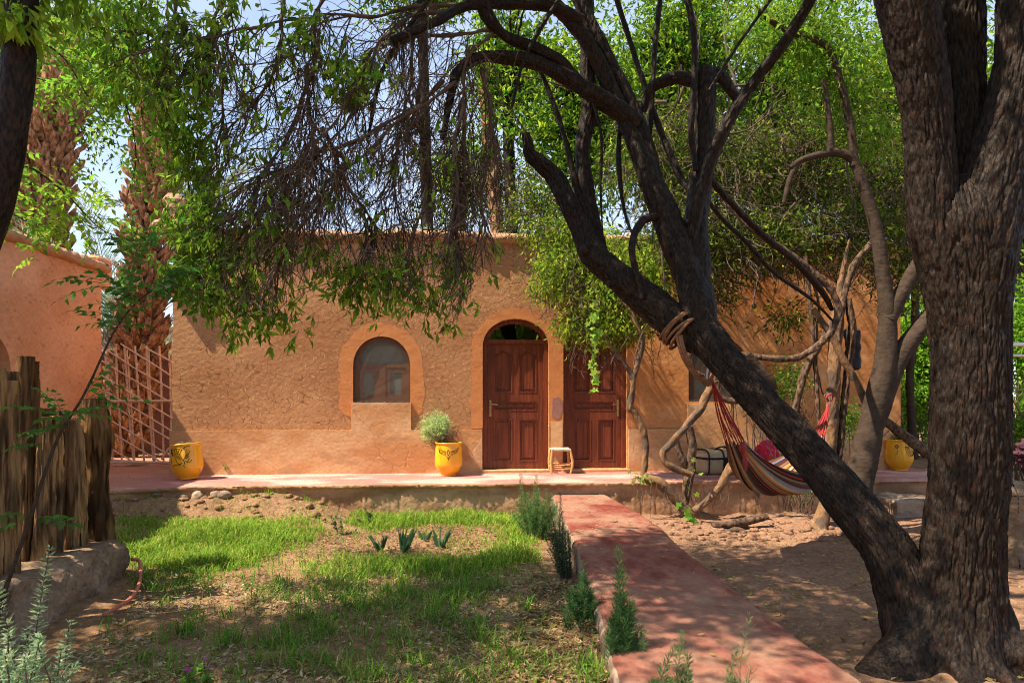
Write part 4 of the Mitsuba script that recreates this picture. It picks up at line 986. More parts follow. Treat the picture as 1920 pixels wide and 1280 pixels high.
CARR = [
    [(930, 55, 5.7), (880, 110, 5.5), (862, 200, 5.4), (850, 300, 5.3), (862, 430, 5.3)], [(935, 55, 5.7), (870, 62, 5.6), (720, 85, 5.4), (672, 150, 5.2), (640, 210, 5.1), (600, 262, 5.0), (545, 330, 4.9)],
    [(900, 0, 5.6), (845, 20, 5.5), (748, 45, 5.3), (690, 130, 5.2), (672, 200, 5.2), (590, 300, 5.1), (520, 400, 5.0)], [(622, -10, 5.4), (592, 25, 5.3), (594, 110, 5.2), (576, 195, 5.2), (592, 270, 5.1), (625, 335, 5.1)],
    [(830, 150, 5.5), (770, 205, 5.4), (700, 250, 5.2), (600, 290, 5.1), (485, 330, 5.0), (400, 372, 4.9)], [(577, 120, 5.3), (565, 190, 5.3), (482, 350, 5.2), (425, 425, 5.1), (385, 480, 5.1)],
    [(535, -10, 5.5), (520, 100, 5.4), (495, 170, 5.3), (430, 240, 5.2)], [(905, 110, 5.6), (800, 192, 5.3), (690, 282, 5.2), (615, 345, 5.1), (545, 425, 5.0), (490, 490, 5.0)],
    [(905, 125, 5.6), (920, 250, 5.5), (902, 400, 5.4), (928, 470, 5.4)], [(880, 8, 5.5), (800, 12, 5.5), (710, 30, 5.4), (560, 35, 5.2), (430, 62, 5.0), (330, 85, 4.8), (245, 100, 4.7)],
    [(455, -10, 5.3), (400, 62, 5.1), (322, 62, 5.0), (225, 72, 4.9)], [(800, 110, 5.6), (785, 200, 5.5), (800, 320, 5.4), (782, 430, 5.3), (745, 525, 5.3)],
    [(620, 270, 5.2), (645, 320, 5.2), (562, 430, 5.1), (505, 540, 5.1), (470, 590, 5.1)], [(590, 240, 5.3), (565, 290, 5.3), (455, 430, 5.2), (385, 525, 5.1)],
    [(862, 200, 5.4), (872, 290, 5.5), (855, 430, 5.4), (890, 530, 5.4)], [(600, 240, 5.5), (640, 330, 5.6), (700, 430, 5.6), (680, 530, 5.5)], [(330, -20, 5.6), (300, 150, 5.6), (345, 270, 5.5), (360, 380, 5.4)],
    [(430, -20, 5.6), (400, 60, 5.6), (420, 190, 5.5), (400, 290, 5.4), (385, 380, 5.3)], [(850, 5, 5.9), (805, 25, 5.9), (780, 60, 5.9), (760, 200, 5.9), (740, 330, 5.8), (760, 440, 5.8)]]
rg = np.random.default_rng(77)
starts, tang, kid = [], [], []
cl = []
for rows in CARR:
    c = pxcurve(rows, n=60)
    r = np.linspace(0.017, 0.006, 60) * (1 + 0.25 * np.sin(np.arange(60) * 0.7))
    c = c + 0.05 * np.stack([fbm3(c * 3, 3, 5), fbm3(c * 3, 3, 6), fbm3(c * 3, 3, 7)], -1)
    cl.append(limb(np.c_[c, r], sides=7, seg=0.03, lump=0.2))
    t = unit(np.gradient(c, axis=0))
    k = 36 if min(r_[0] for r_ in rows) < 560 and max(r_[0] for r_ in rows) < 720 else 62
    i = rg.integers(6, 60, k)
    starts.append(c[i]); tang.append(t[i])
obj('hanging_branches', cat(cl), 'mat_twig', tree, smooth=60, kind='stuff', label='drooping leafless branches of the big tree')
starts, tang = np.vstack(starts), np.vstack(tang)
n1 = len(starts)
d1 = tang * 0.5 + shake(rg, n1) * 0.55 + arr(-0.25, -0.05, -0.55)
L1 = 0.30 + 0.65 * rg.random(n1) ** 1.5
s1 = grow(rg, starts, d1, L1, m=8, droop=0.16, jit=0.20)
FX_, FY_ = [150, 240, 305, 335, 380, 450, 520, 560, 600, 640, 720, 800, 855, 885, 925, 960, 1010], [210, 250, 330, 540, 585, 625, 625, 575, 535, 565, 580, 600, 610, 560, 520, 455, 250]
def inside(p):
    a, b = proj(p)
    return (b < np.interp(a, FX_, FY_)) & (a > np.interp(b, [-100, 170, 230, 330, 700], [150, 190, 285, 322, 335]) + 14 * np.sin(b * 0.07)) & (a < 1010)
ok = inside(s1[:, -1]) & inside(s1[:, 4])
s1, L1 = s1[ok], L1[ok]
n1 = len(s1)
n2 = n1 * 6
pi_, ti_ = np.repeat(np.arange(n1), 6), rg.integers(2, 8, n2)
t1 = unit(np.gradient(s1, axis=1))
s2 = grow(rg, s1[pi_, ti_], t1[pi_, ti_] + shake(rg, n2) * 0.75 + arr(-0.1, 0, -0.25), 0.10 + 0.26 * rg.random(n2), m=5, droop=0.14, jit=0.28)
ok = inside(s2[:, -1])
s2 = s2[ok]
n2 = len(s2)
rr1 = np.linspace(0.0058, 0.0028, 8)[None] * (0.7 + 0.6 * rg.random((n1, 1)))
rr2 = np.linspace(0.0033, 0.0016, 5)[None] * (0.7 + 0.6 * rg.random((n2, 1)))
obj('twigs', cat([tubes(s1, rr1, 3), tubes(s2, rr2, 3)]), 'mat_twig', tree, kind='stuff', label='dense curtain of bare brown twigs hanging in front of the house')
tips = np.vstack([s2[:, -1], s1[:, -1]])
tdir = np.vstack([s2[:, -1] - s2[:, -2], s1[:, -1] - s1[:, -2]])
tx, ty = proj(tips)
prob = np.where(tx < 400, 0.42, np.where(tx < 560, 0.08, 0.02))
prob = np.where((ty > 470) & (tx < 900), np.maximum(prob, 0.09), prob)
prob = np.where((ty < 90) & (tx < 620), 0.42, prob)
prob = np.where((np.abs(tx - 660) < 45) & (np.abs(ty - 150) < 50), 0.5, prob)
sel = rg.random(len(tips)) < prob
tb, td = tips[sel], unit(tdir[sel])
nl = 7
b = np.repeat(tb, nl, 0) + shake(rg, len(tb) * nl) * 0.035
d = np.repeat(td, nl, 0) * 0.6 + shake(rg, len(b)) * 0.55 + arr(0, 0, -0.75)
l = 0.060 + 0.055 * rg.random(len(b))
v, f = leafmesh(rg, b, d, l, l * 0.33, curl=0.12)
obj('foliage', tm(v, f), 'mat_leaf', tree, color=leafcolor(rg, len(b), 5, (0.15, 0.29, 0.036), 0.28, (0.27, 0.42, 0.045), 0.3), kind='stuff', label='hanging sprays of narrow green leaves')
# sprays at the lower fringe, read from the photograph
SPRAY = [(420, 552, 5.1, 60, 120), (470, 592, 5.1, 50, 140), (525, 602, 5.1, 45, 110), (395, 522, 5.1, 40, 60), (650, 552, 5.4, 40, 70), (700, 547, 5.4, 55, 120), (760, 542, 5.4, 45, 100), (810, 552, 5.4, 35, 70), (838, 602, 5.4, 12, 22), (640, 528, 5.4, 40, 50), (735, 533, 5.3, 50, 80),
         (360, 430, 5.2, 40, 170), (390, 390, 5.2, 40, 150), (350, 478, 5.1, 35, 150), (400, 468, 5.2, 45, 200), (440, 528, 5.1, 55, 200), (370, 528, 5.1, 35, 100), (850, 528, 5.4, 40, 60), (330, 60, 4.9, 60, 160), (240, 60, 4.8, 60, 150), (260, 150, 5.2, 45, 110), (200, 130, 5.2, 45, 110), (450, 150, 5.4, 30, 50), (420, 30, 5.1, 60, 140), (330, 160, 5.3, 45, 130), (350, 260, 5.3, 35, 120), (320, 225, 5.3, 30, 90), (345, 300, 5.3, 25, 80), (520, 60, 5.4, 60, 110), (640, 130, 5.4, 40, 80), (160, 30, 4.7, 60, 170), (380, 330, 5.3, 30, 90)]
bs, ds, ls = [], [], []
stems = []
for px, py, Z, rad, n in SPRAY:
    c = P(px, py, Z)
    R_ = rad / FOC * Z
    k = max(3, n // 7)
    q0 = c + shake(rg, k) * R_ * 0.55 + arr(0.0, 0, R_ * 0.5)
    st_ = grow(rg, q0, shake(rg, k) * 0.5 + arr(-0.3, 0, -0.6), 0.10 + 0.12 * rg.random(k), m=5, droop=0.2, jit=0.2)
    stems.append(st_)
    i, j = rg.integers(0, k, n), rg.integers(1, 5, n)
    bs.append(st_[i, j] + shake(rg, n) * 0.012)
    ds.append(shake(rg, n) * 0.5 + arr(0, 0, -0.8)); ls.append(0.060 + 0.055 * rg.random(n))
bs, ds, ls = np.vstack(bs), np.vstack(ds), np.concatenate(ls)
v, f = leafmesh(rg, bs, ds, ls, ls * 0.34, curl=0.12)
obj('foliage', tm(v, f), 'mat_leaf', tree, color=leafcolor(rg, len(bs), 5, (0.16, 0.30, 0.036), 0.28, (0.30, 0.44, 0.045), 0.35), kind='stuff')
st_ = np.vstack(stems)
obj('twigs', tubes(st_, np.full(st_.shape[:2], 0.0022), 3), 'mat_twig', tree, kind='stuff')
# the crown overhead, out of the frame, that shades the ground
cr = [clumps(rg, (-1.6, 4.4, 6.3), (3.0, 2.5, 0.9), 9800, 0.12, 0.055, GREEN, LIME, size=0.21, per=170, plain=True), clumps(rg, (2.4, 4.3, 6.5), (2.8, 2.6, 1.0), 6200, 0.12, 0.055, GREEN, LIME, size=0.24, per=150, plain=True)]
cr.append(clumps(rg, (2.6, 0.9, 5.7), (3.4, 1.9, 0.8), 9000, 0.13, 0.06, GREEN, LIME, size=0.28, per=90, plain=True))
leaves_obj('crown', cr, tree, 'crown of the big tree above')
obj('limb', limb(arr((*P(1690, -60, 4.1), 0.16), (1.9, 4.0, 5.2, 0.11), (0.8, 4.1, 5.9, 0.07), (-0.8, 4.4, 6.2, 0.04)), sides=24, seg=0.05, bark=0.01), 'mat_bark', tree, smooth=60)

# ------------------------------------------------------------------ leaning tree at the left edge
lt = thing('smooth_tree', 'dark smooth trunk leaning in at the upper left edge', 'tree')
obj('trunk', pxlimb([(-165, 1290, 52), (-162, 1100, 50), (-145, 900, 46), (-112, 700, 42), (-70, 530, 39), (-26, 400, 37), (6, 300, 31), (25, 200, 28), (34, 130, 28), (38, 60, 28), (37, -30, 28), (20, -180, 30), (-20, -350, 28)], 3.9, sides=60, seg=0.02, bark=0.006, lump=0.07, fr=5, fs=2.0, seed=12), 'mat_bark', lt, smooth=60)
rg = np.random.default_rng(78)
lp = [clumps(rg, P(70, -20, 3.9), (0.35, 0.3, 0.22), 420, 0.095, 0.034, (0.20, 0.34, 0.04), LIME, size=0.10, per=40, droop=1.2),
      clumps(rg, P(30, 40, 3.75), (0.16, 0.12, 0.10), 120, 0.10, 0.036, (0.24, 0.38, 0.04), LIME, size=0.06, per=30, droop=1.5),
      clumps(rg, (-5.5, 3.5, 6.2), (2.3, 1.2, 0.9), 7000, 0.12, 0.055, GREEN, LIME, size=0.30, per=110, plain=True)]
leaves_obj('crown', lp, lt)
# compound leaves of a slender tree growing beside the fence
ash = thing('ash_sapling', 'slender sapling leaning right across the fence with feathery compound leaves', 'sapling')
rg = np.random.default_rng(79)
sap = [(-25, 1225, 4.25), (15, 1090, 4.3), (52, 985, 4.35), (105, 830, 4.45), (160, 735, 4.5), (215, 620, 4.6), (262, 562, 4.65), (312, 528, 4.7)]
c = pxcurve(sap, n=80)
obj('stem', limb(np.c_[c, np.linspace(0.015, 0.004, 80)], sides=12, seg=0.02, lump=0.15), 'mat_greybark', ash, smooth=True)
def fronds(spots, seed, L=0.27, pairs=4, ll=0.080, lw=0.036, col=(0.095, 0.22, 0.045)):
    r_ = np.random.default_rng(seed)
    B, D = [], []
    for px, py, Z, n, dx, dz in spots:
        for _ in range(n):
            B.append(P(px + r_.normal(0, 9), py + r_.normal(0, 7), Z + r_.normal(0, 0.08))); D.append(arr(dx, r_.normal(0, 0.5), dz) + r_.normal(size=3) * 0.35)
    return pinnate(r_, np.array(B), np.array(D), L * (0.75 + 0.5 * r_.random(len(B))), pairs, ll, lw, col)
lf, sk = fronds([(125, 790, 4.5, 4, -1.0, 0.35), (120, 775, 4.5, 3, -0.8, 0.6), (130, 780, 4.5, 3, 0.9, 0.3), (165, 745, 4.5, 4, 0.9, 0.1), (95, 830, 4.45, 2, -0.9, 0.2), (225, 605, 4.6, 4, 0.6, 0.5), (225, 605, 4.6, 3, -0.9, 0.6), (265, 560, 4.65, 6, 0.3, 0.8), (265, 560, 4.65, 5, -0.8, 0.4), (300, 535, 4.7, 5, 0.9, 0.2), (310, 530, 4.7, 6, 0.5, 0.8), (310, 530, 4.7, 4, 0.7, -0.4),
                 (250, 570, 4.65, 5, -0.4, 0.9), (55, 975, 4.36, 2, -0.9, 0.1), (60, 970, 4.36, 2, 1.0, 0.05), (240, 500, 4.7, 4, -0.6, 0.4), (200, 520, 4.7, 3, -0.8, -0.1), (290, 470, 4.7, 4, -0.3, 0.7), (240, 460, 4.8, 4, 0.3, 0.8)], 80)
leaves_obj('foliage', [lf], ash)
obj('leaf_stalks', sk, 'mat_twig', ash, kind='stuff')
ash2 = thing('ash_tree', 'light green tree with compound leaves spreading across the upper left corner', 'tree')
STEMS = [[(-40, 20, 5.6), (60, 70, 5.5), (120, 110, 5.4), (170, 190, 5.3), (215, 250, 5.3), (262, 258, 5.3)], [(-60, 280, 5.0), (30, 305, 5.0), (75, 325, 5.05), (130, 370, 5.1), (190, 430, 5.1), (250, 450, 5.2)], [(-60, -60, 5.8), (60, 20, 5.8), (160, 60, 5.8), (280, 90, 5.8), (360, 140, 5.8)],
         [(120, -60, 5.6), (180, 80, 5.6), (230, 180, 5.5), (255, 290, 5.4), (235, 380, 5.4)], [(-40, 120, 6.0), (80, 150, 6.0), (150, 180, 6.0)], [(-60, 380, 5.2), (20, 400, 5.2), (70, 430, 5.2)]]
sm = []
spots = []
for rows in STEMS:
    c = pxcurve(rows, n=50)
    sm.append(limb(np.c_[c, np.linspace(0.011, 0.003, 50)], sides=7, seg=0.03))
    pxs, pys = proj(c)
    zz = c[:, 0] * SN + c[:, 1] * CS
    for k in range(6, 50, 3):
        spots.append((pxs[k], pys[k], zz[k], 2, rg.normal(0.2, 0.7), rg.normal(-0.1, 0.5)))
obj('branches', cat(sm), 'mat_greybark', ash2, smooth=True, kind='stuff')
lf, sk = fronds(spots, 81, L=0.26, pairs=4, ll=0.075, lw=0.033, col=(0.20, 0.38, 0.045))
lf2, sk2 = fronds([(rg.uniform(-30, 300), rg.uniform(-60, 175), rg.uniform(5.2, 6.0), 1, rg.normal(0, 0.8), rg.normal(-0.3, 0.5)) for _ in range(230)], 82, L=0.26, pairs=4, ll=0.075, lw=0.033, col=(0.22, 0.40, 0.045))
lf3, sk3 = fronds([(rg.normal(100, 40), rg.normal(380, 40), rg.uniform(5.0, 5.4), 1, rg.normal(0, 0.8), rg.normal(-0.3, 0.5)) for _ in range(26)], 83, L=0.24, pairs=4, ll=0.078, lw=0.036, col=(0.32, 0.50, 0.05))
leaves_obj('foliage', [lf, lf2, lf3], ash2)
obj('leaf_stalks', cat([sk, sk2, sk3]), 'mat_twig', ash2, kind='stuff')

# ------------------------------------------------------------------ date palms behind
def boot_mesh(sd):
    r = np.random.default_rng(sd)
    j = lambda s: r.normal(0, s)
    pts = []
    for x, y, z in ((-0.10, 0, 0), (0.10, 0, 0), (-0.11, 0.05, 0.02), (0.11, 0.05, 0.02), (-0.075, 0.085, 0.20), (0.075, 0.085, 0.20), (-0.07, 0.045, 0.20), (0.07, 0.045, 0.20), (-0.04, 0.14, 0.36), (0.045, 0.14, 0.38), (-0.035, 0.115, 0.37), (0.04, 0.115, 0.36), (0, 0.16, 0.30)):
        pts.append((x + j(0.012), y + j(0.008), z + j(0.02)))
    return trimesh.convex.convex_hull(np.array(pts))
BOOTS = [mikit.ply(boot_mesh(s), 'mat_boot') for s in range(8)]
def palm(name, axis, Z, label, step=0.15, per=8, sd=1, z0=0.3, z1=6.5, s=1.0):
    k = thing(name, label, 'palm tree', None)
    pts = np.array([[*P(a, b, Z), r / FOC * Z] for a, b, r in axis])
    obj('trunk', limb(np.c_[pts[:, :3], pts[:, 3] * 0.80], sides=28, seg=0.06, bark=0.04, lump=0.08, fr=3, fs=6, seed=sd), 'mat_boot', k, smooth=40)
    q = catmull(pts, 200)
    r_ = np.random.default_rng(sd)
    z, row = z0, 0
    while z < z1:
        i = np.argmin(np.abs(q[:, 2] - z))
        for m in range(per):
            a = (m + 0.5 * (row % 2) + r_.normal(0, 0.06)) * 2 * np.pi / per + row * 0.05
            if math.sin(a) > 0.55: continue          # the far side, never seen
            sc = s * r_.uniform(0.8, 1.2)
            M = T().translate([q[i, 0] + q[i, 3] * 0.74 * math.cos(a), q[i, 1] + q[i, 3] * 0.74 * math.sin(a), z + r_.normal(0, 0.03)]).rotate([0, 0, 1], math.degrees(a) - 90 + r_.normal(0, 8)).rotate([1, 0, 0], -r_.uniform(8, 28)).scale([sc * 0.80, sc * 1.25, sc * 1.25])
            scene[numbered(k + '__leaf_base')] = {**BOOTS[r_.integers(8)], 'to_world': M}
        z += step; row += 1
    return k
pa = palm('date_palm', [(58, 900, 42), (68, 600, 41), (76, 450, 40), (84, 330, 39), (104, 210, 35), (122, 60, 33)], 14.2, 'thick date palm trunk rising behind the orange building', z0=3.2, z1=8.0, sd=3, per=11, step=0.17)
pb = palm('date_palm', [(232, 880, 25), (247, 760, 26), (262, 650, 27), (276, 500, 25), (286, 380, 25), (298, 240, 22), (306, 120, 21)], 13.6, 'date palm trunk standing behind the cane gate', z0=0.5, z1=7.4, sd=4, step=0.19, per=9)
pc = thing('palm_trunk', 'slender reddish palm trunk rising behind the roof near the middle', 'palm tree')
obj('trunk', limb(np.array([[*P(a, b, 15.0), r / FOC * 15.0] for a, b, r in ((948, 860, 13), (932, 430, 12), (916, 250, 11), (905, 130, 9))]), sides=24, seg=0.06, bark=0.06, lump=0.15, fr=2.5, fs=9, seed=15), 'mat_boot', pc, smooth=40)
def palmfronds(key, centre, n, L, sd, col, lift=(0.3, 1.1), fan=None):
    r_ = np.random.default_rng(sd)
    parts = []
    for k in range(n):
        a = r_.uniform(0, 2 * np.pi) if fan is None else r_.uniform(*fan)
        e = r_.uniform(*lift)
        d = arr(math.cos(a) * math.cos(e), math.sin(a) * math.cos(e), math.sin(e))[None]
        st_ = grow(r_, np.array(centre)[None] + r_.normal(0, 0.06, (1, 3)), d, L * r_.uniform(0.75, 1.1), m=46, droop=0.020, jit=0.006)[0]
        t = unit(np.gradient(st_, axis=0))
        side = unit(np.cross(t, arr(0, 0, 1.0)))
        idx = np.arange(6, 46)
        B = np.vstack([st_[idx], st_[idx]])
        sg = np.r_[np.ones(40), -np.ones(40)][:, None]
        D = unit(np.vstack([t[idx], t[idx]]) * 0.85 + sg * np.vstack([side[idx], side[idx]]) * 0.75 + arr(0, 0, 0.25) + r_.normal(0, 0.08, (80, 3)))
        ll = 0.42 * np.sin(np.linspace(0.5, 2.9, 40)) ** 0.7
        ll = np.r_[ll, ll] * r_.uniform(0.85, 1.15, 80) * L / 2.4
        v, f = leafmesh(r_, B, D, ll, 0.028, fold=0.2, curl=0.08)
        parts.append((v, f, leafcolor(r_, 80, 5, col, 0.2)))
        obj('frond_stalk', limb(np.c_[st_, np.linspace(0.018, 0.005, 46)], sides=5, seg=0.08), 'mat_cane', key)
    leaves_obj('leaflets', parts, key)
pk = thing('young_palm', 'grey green palm fronds between the buildings behind the cane gate', 'palm tree')
palmfronds(pk, P(228, 690, 14.6), 20, 3.4, 21, (0.22, 0.31, 0.19), lift=(0.75, 1.5))
pk = thing('young_palm', 'grey green palm fronds showing above the roof beside the slender palm trunk', 'palm tree')
palmfronds(pk, P(968, 520, 16.5), 18, 3.2, 22, (0.22, 0.31, 0.19), lift=(0.5, 1.45))
pk = thing('young_palm', 'palm fronds showing above the left corner of the adobe house', 'palm tree')
palmfronds(pk, P(372, 420, 17.0), 14, 2.4, 23, (0.22, 0.31, 0.19), lift=(0.2, 1.2))
pk = thing('young_palm', 'low palm fronds seen through the gap beside the far house', 'palm tree')
palmfronds(pk, P(312, 690, 20.0), 14, 2.0, 24, (0.25, 0.35, 0.19), lift=(0.1, 1.2))

# ------------------------------------------------------------------ old grapevine before the house and its canopy
rg = np.random.default_rng(90)
vine = thing('grapevine', 'old gnarled grapevine with bare twisted stems climbing beside the right door', 'vine')
def vs(rows, Z=8.9, m='mat_barewood', sides=18, seed=1, name='stem', lump=0.35, bark=0.006, parent=vine, label=None, seg=0.02):
    return obj(name, pxlimb([(r[0], r[1], r[2] * 0.78) for r in rows], Z, sides=sides, seg=seg, bark=bark, lump=lump, fr=2.2, fs=7, seed=seed), m, parent, smooth=60, label=label)
vs([(1206, 892, 8), (1211, 845, 8), (1206, 805, 8), (1190, 775, 8), (1181, 762, 8.5), (1186, 725, 7), (1190, 700, 7), (1203, 655, 6), (1204, 635, 5), (1190, 600, 5), (1172, 560, 5), (1165, 500, 4)], 9.1, seed=2)
vs([(1188, 712, 7), (1170, 680, 4.5), (1152, 655, 4), (1134, 638, 3)], 9.1, seed=3)
vs([(1205, 897, 9), (1232, 903, 12), (1250, 918, 12), (1275, 945, 12), (1310, 968, 14), (1350, 980, 13), (1392, 985, 9)], 8.9, seed=4, sides=28, label='thick twisted foot of the vine lying on the ground')
vs([(1340, 702, 9), (1331, 730, 10), (1312, 768, 10), (1285, 800, 9), (1258, 832, 8), (1243, 848, 8), (1250, 868, 8), (1275, 882, 8), (1298, 890, 7)], 8.7, seed=5, sides=26, label='pale bare bent stem')
vs([(1292, 800, 10), (1298, 840, 10), (1294, 880, 11), (1288, 920, 10), (1282, 950, 8)], 8.9, seed=6, m='mat_vinebark')
vs([(1282, 805, 7), (1268, 822, 8), (1272, 845, 8), (1284, 868, 8), (1296, 885, 7)], 8.9, seed=7, m='mat_vinebark')
vs([(1300, 958, 8), (1325, 940, 9), (1350, 912, 9), (1362, 890, 10), (1376, 872, 13), (1384, 868, 9)], 8.6, seed=8, sides=26)
vs([(1342, 715, 8), (1355, 745, 8), (1380, 752, 7), (1400, 745, 6)], 8.6, seed=9, m='mat_vinebark')
vs([(1372, 745, 4), (1374, 775, 3.5), (1372, 800, 3)], 8.6, seed=10)
vs([(1335, 985, 9), (1375, 982, 10), (1410, 975, 10), (1440, 968, 8)], 8.4, seed=11, m='mat_vinebark')
vs([(1352, 1000, 5), (1380, 993, 7), (1400, 1002, 7), (1405, 1012, 4)], 8.2, seed=12)
vs([(1390, 665, 7), (1420, 669, 7), (1480, 673, 8), (1520, 658, 8), (1556, 625, 8), (1572, 585, 9), (1562, 550, 8), (1535, 520, 8), (1500, 490, 7), (1460, 462, 7), (1420, 440, 6), (1375, 395, 5), (1330, 330, 4), (1290, 270, 3)], 8.0, seed=13, m='mat_vinebark', sides=22, label='long dark looping stem behind the leaning trunk')
vs([(1400, 665, 11), (1420, 690, 12), (1445, 715, 10), (1455, 730, 6)], 8.0, seed=14, m='mat_greybark')
vs([(1570, 640, 8), (1582, 560, 7), (1600, 500, 8), (1630, 460, 7), (1650, 430, 6)], 8.4, seed=15, m='mat_vinebark')
vs([(1290, 560, 7), (1283, 600, 8), (1290, 640, 6), (1300, 690, 5), (1320, 705, 4)], 8.7, seed=16, m='mat_vinebark')
# hanging roots and dead shoots below the foot
n = 60
b = np.array([P(rg.uniform(1200, 1380), rg.uniform(900, 940), 8.85 + rg.normal(0, 0.05)) for _ in range(n)])
st_ = grow(rg, b, shake(rg, n) * 0.3 + arr(0, 0, -1), 0.08 + 0.22 * rg.random(n), m=6, droop=0.15, jit=0.25)
obj('dead_shoots', tubes(st_, np.full((n, 6), 0.003), 3), 'mat_twig', vine, kind='stuff')
def lobed(rng, base, d, S, col):
    """grape leaves: five lobes, each a folded piece of one leaf"""
    n = len(base)
    d = unit(d)
    u = shake(rng, n) * 0.6 + arr(0, -1, 0.4)
    side = unit(np.cross(d, u)); nor = np.cross(side, d)
    ang = np.linspace(-1.15 * np.pi / 1.3, 1.15 * np.pi / 1.3, 11)
    rad = np.array([0.45, 0.62, 0.42, 0.80, 0.5, 1.0, 0.5, 0.80, 0.42, 0.62, 0.45])
    ring = [base + S[:, None] * r * (math.cos(a) * d + math.sin(a) * side + 0.16 * abs(math.sin(a)) * nor) for a, r in zip(ang, rad)]
    v = np.stack([base] + ring, 1).reshape(-1, 3)
    o = (np.arange(n) * 12)[:, None, None]
    f = (np.array([[0, k, k + 1] for k in range(1, 11)])[None] + o).reshape(-1, 3)
    return v, f, leafcolor(rng, n, 12, col, 0.2)
def shoot(pts, Z, n, S, col, sd, name):
    r_ = np.random.default_rng(sd)
    c = pxcurve(pts, Z, 40)
    i = np.linspace(2, 39, n).astype(int)
    b = c[i] + r_.normal(0, 0.035, (n, 3))
    d = r_.normal(0, 0.55, (n, 3)) + arr(0, -0.35, -0.7)
    obj(name + '_stem', limb(np.c_[c, np.linspace(0.005, 0.002, 40)], sides=5, seg=0.03), 'mat_twig', vine)
    leaves_obj(name, [lobed(r_, b, d, S * r_.uniform(0.7, 1.2, n), col)], vine)
shoot([(1118, 560), (1112, 640), (1114, 690), (1112, 735)], 9.0, 34, 0.085, (0.28, 0.44, 0.070), 1, 'hanging_shoot')
shoot([(1285, 950), (1290, 960), (1300, 985), (1315, 1000)], 8.5, 12, 0.085, (0.20, 0.38, 0.060), 2, 'green_shoot')
shoot([(1290, 930), (1297, 890), (1303, 860)], 8.5, 6, 0.05, (0.28, 0.40, 0.060), 3, 'green_shoot')
shoot([(1218, 900), (1200, 895), (1182, 890)], 8.7, 14, 0.055, (0.28, 0.40, 0.080), 4, 'green_shoot')
# canopy of the vine and the shrubs it climbs, over the terrace
VA = [(1050, 520, 9.6, .45, .35, .45, 2600), (1130, 560, 9.5, .55, .35, .55, 3600), (1090, 470, 9.7, .6, .4, .45, 3000), (1200, 520, 9.3, .6, .4, .65, 3600), (1185, 615, 9.4, .35, .25, .25, 900), (1085, 610, 9.6, .32, .25, .25, 1200), (1140, 620, 9.5, .35, .25, .20, 1100), (1030, 440, 9.8, .35, .35, .3, 1100)]
VB = [(1310, 440, 9.2, .9, .5, .7, 4200), (1450, 450, 9.2, .9, .6, .5, 3600), (1600, 430, 9.4, .8, .6, .7, 3600), (1400, 340, 9.6, 1.2, .7, .8, 5200), (1260, 300, 9.8, 1.0, .7, .9, 5200), (1550, 290, 9.7, 1.2, .7, 1.0, 5200), (1690, 350, 9.9, .7, .7, 1.2, 4200), (1480, 590, 9.2, .25, .25, .2, 380), (1255, 590, 9.3, .25, .2, .25, 380), (1335, 545, 9.4, .3, .3, .25, 500), (1700, 520, 9.8, .5, .4, .6, 1500), (1000, 380, 10.0, .4, .4, .5, 1500)]
rg = np.random.default_rng(91)
def masses(rows, L, W, base, alt, frac, **kw):
    return [clumps(rg, P(a, b, Z), (rx, ry, rz), n, L, W, base, alt, frac, **kw) for a, b, Z, rx, ry, rz, n in rows]
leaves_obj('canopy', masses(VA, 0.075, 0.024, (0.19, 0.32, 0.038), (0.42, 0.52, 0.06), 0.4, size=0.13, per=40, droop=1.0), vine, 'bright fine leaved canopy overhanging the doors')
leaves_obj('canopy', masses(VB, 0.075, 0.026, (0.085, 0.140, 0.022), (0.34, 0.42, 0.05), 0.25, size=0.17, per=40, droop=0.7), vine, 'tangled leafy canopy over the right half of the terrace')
n = 1900
rows = VA + VB
w = np.array([r[6] * (0.3 if r in VA else 1) for r in rows], float)
pick = rg.choice(len(rows), n, p=w / w.sum())
b = np.array([P(*rows[k][:3]) for k in pick]) + in_ball(rg, n) * np.array([rows[k][3:6] for k in pick])
st_ = grow(rg, b, shake(rg, n) + arr(0.1, 0, -0.35), 0.3 + 0.6 * rg.random(n), m=7, droop=0.10, jit=0.25)
n2 = n * 3
i, j = np.repeat(np.arange(n), 3), rg.integers(1, 6, n2)
s2 = grow(rg, st_[i, j], shake(rg, n2) + arr(0, 0, -0.3), 0.1 + 0.25 * rg.random(n2), m=5, droop=0.1, jit=0.3)
obj('twigs', cat([tubes(st_, np.linspace(0.007, 0.003, 7)[None] * (0.6 + 0.8 * rg.random((n, 1))), 3), tubes(s2, np.linspace(0.004, 0.002, 5)[None] + np.zeros((n2, 1)), 3)]), 'mat_twig', vine, kind='stuff', label='brown tangle of dead vine shoots')
big = []
for k in range(46):
    a, bb = rg.uniform(1210, 1720), rg.uniform(60, 480)
    p0 = P(a, bb, rg.uniform(8.8, 10.2))
    big.append(grow(rg, p0[None], (shake(rg, 1) + arr(0, 0, -0.2)) * arr(1, .4, 1), rg.uniform(1.0, 2.4), m=14, droop=0.03, jit=0.16))
big = np.vstack(big)
obj('long_shoots', tubes(big, np.linspace(0.016, 0.006, 14)[None] * (0.6 + 0.8 * rg.random((len(big), 1))), 6), 'mat_twig', vine, smooth=True, kind='stuff')

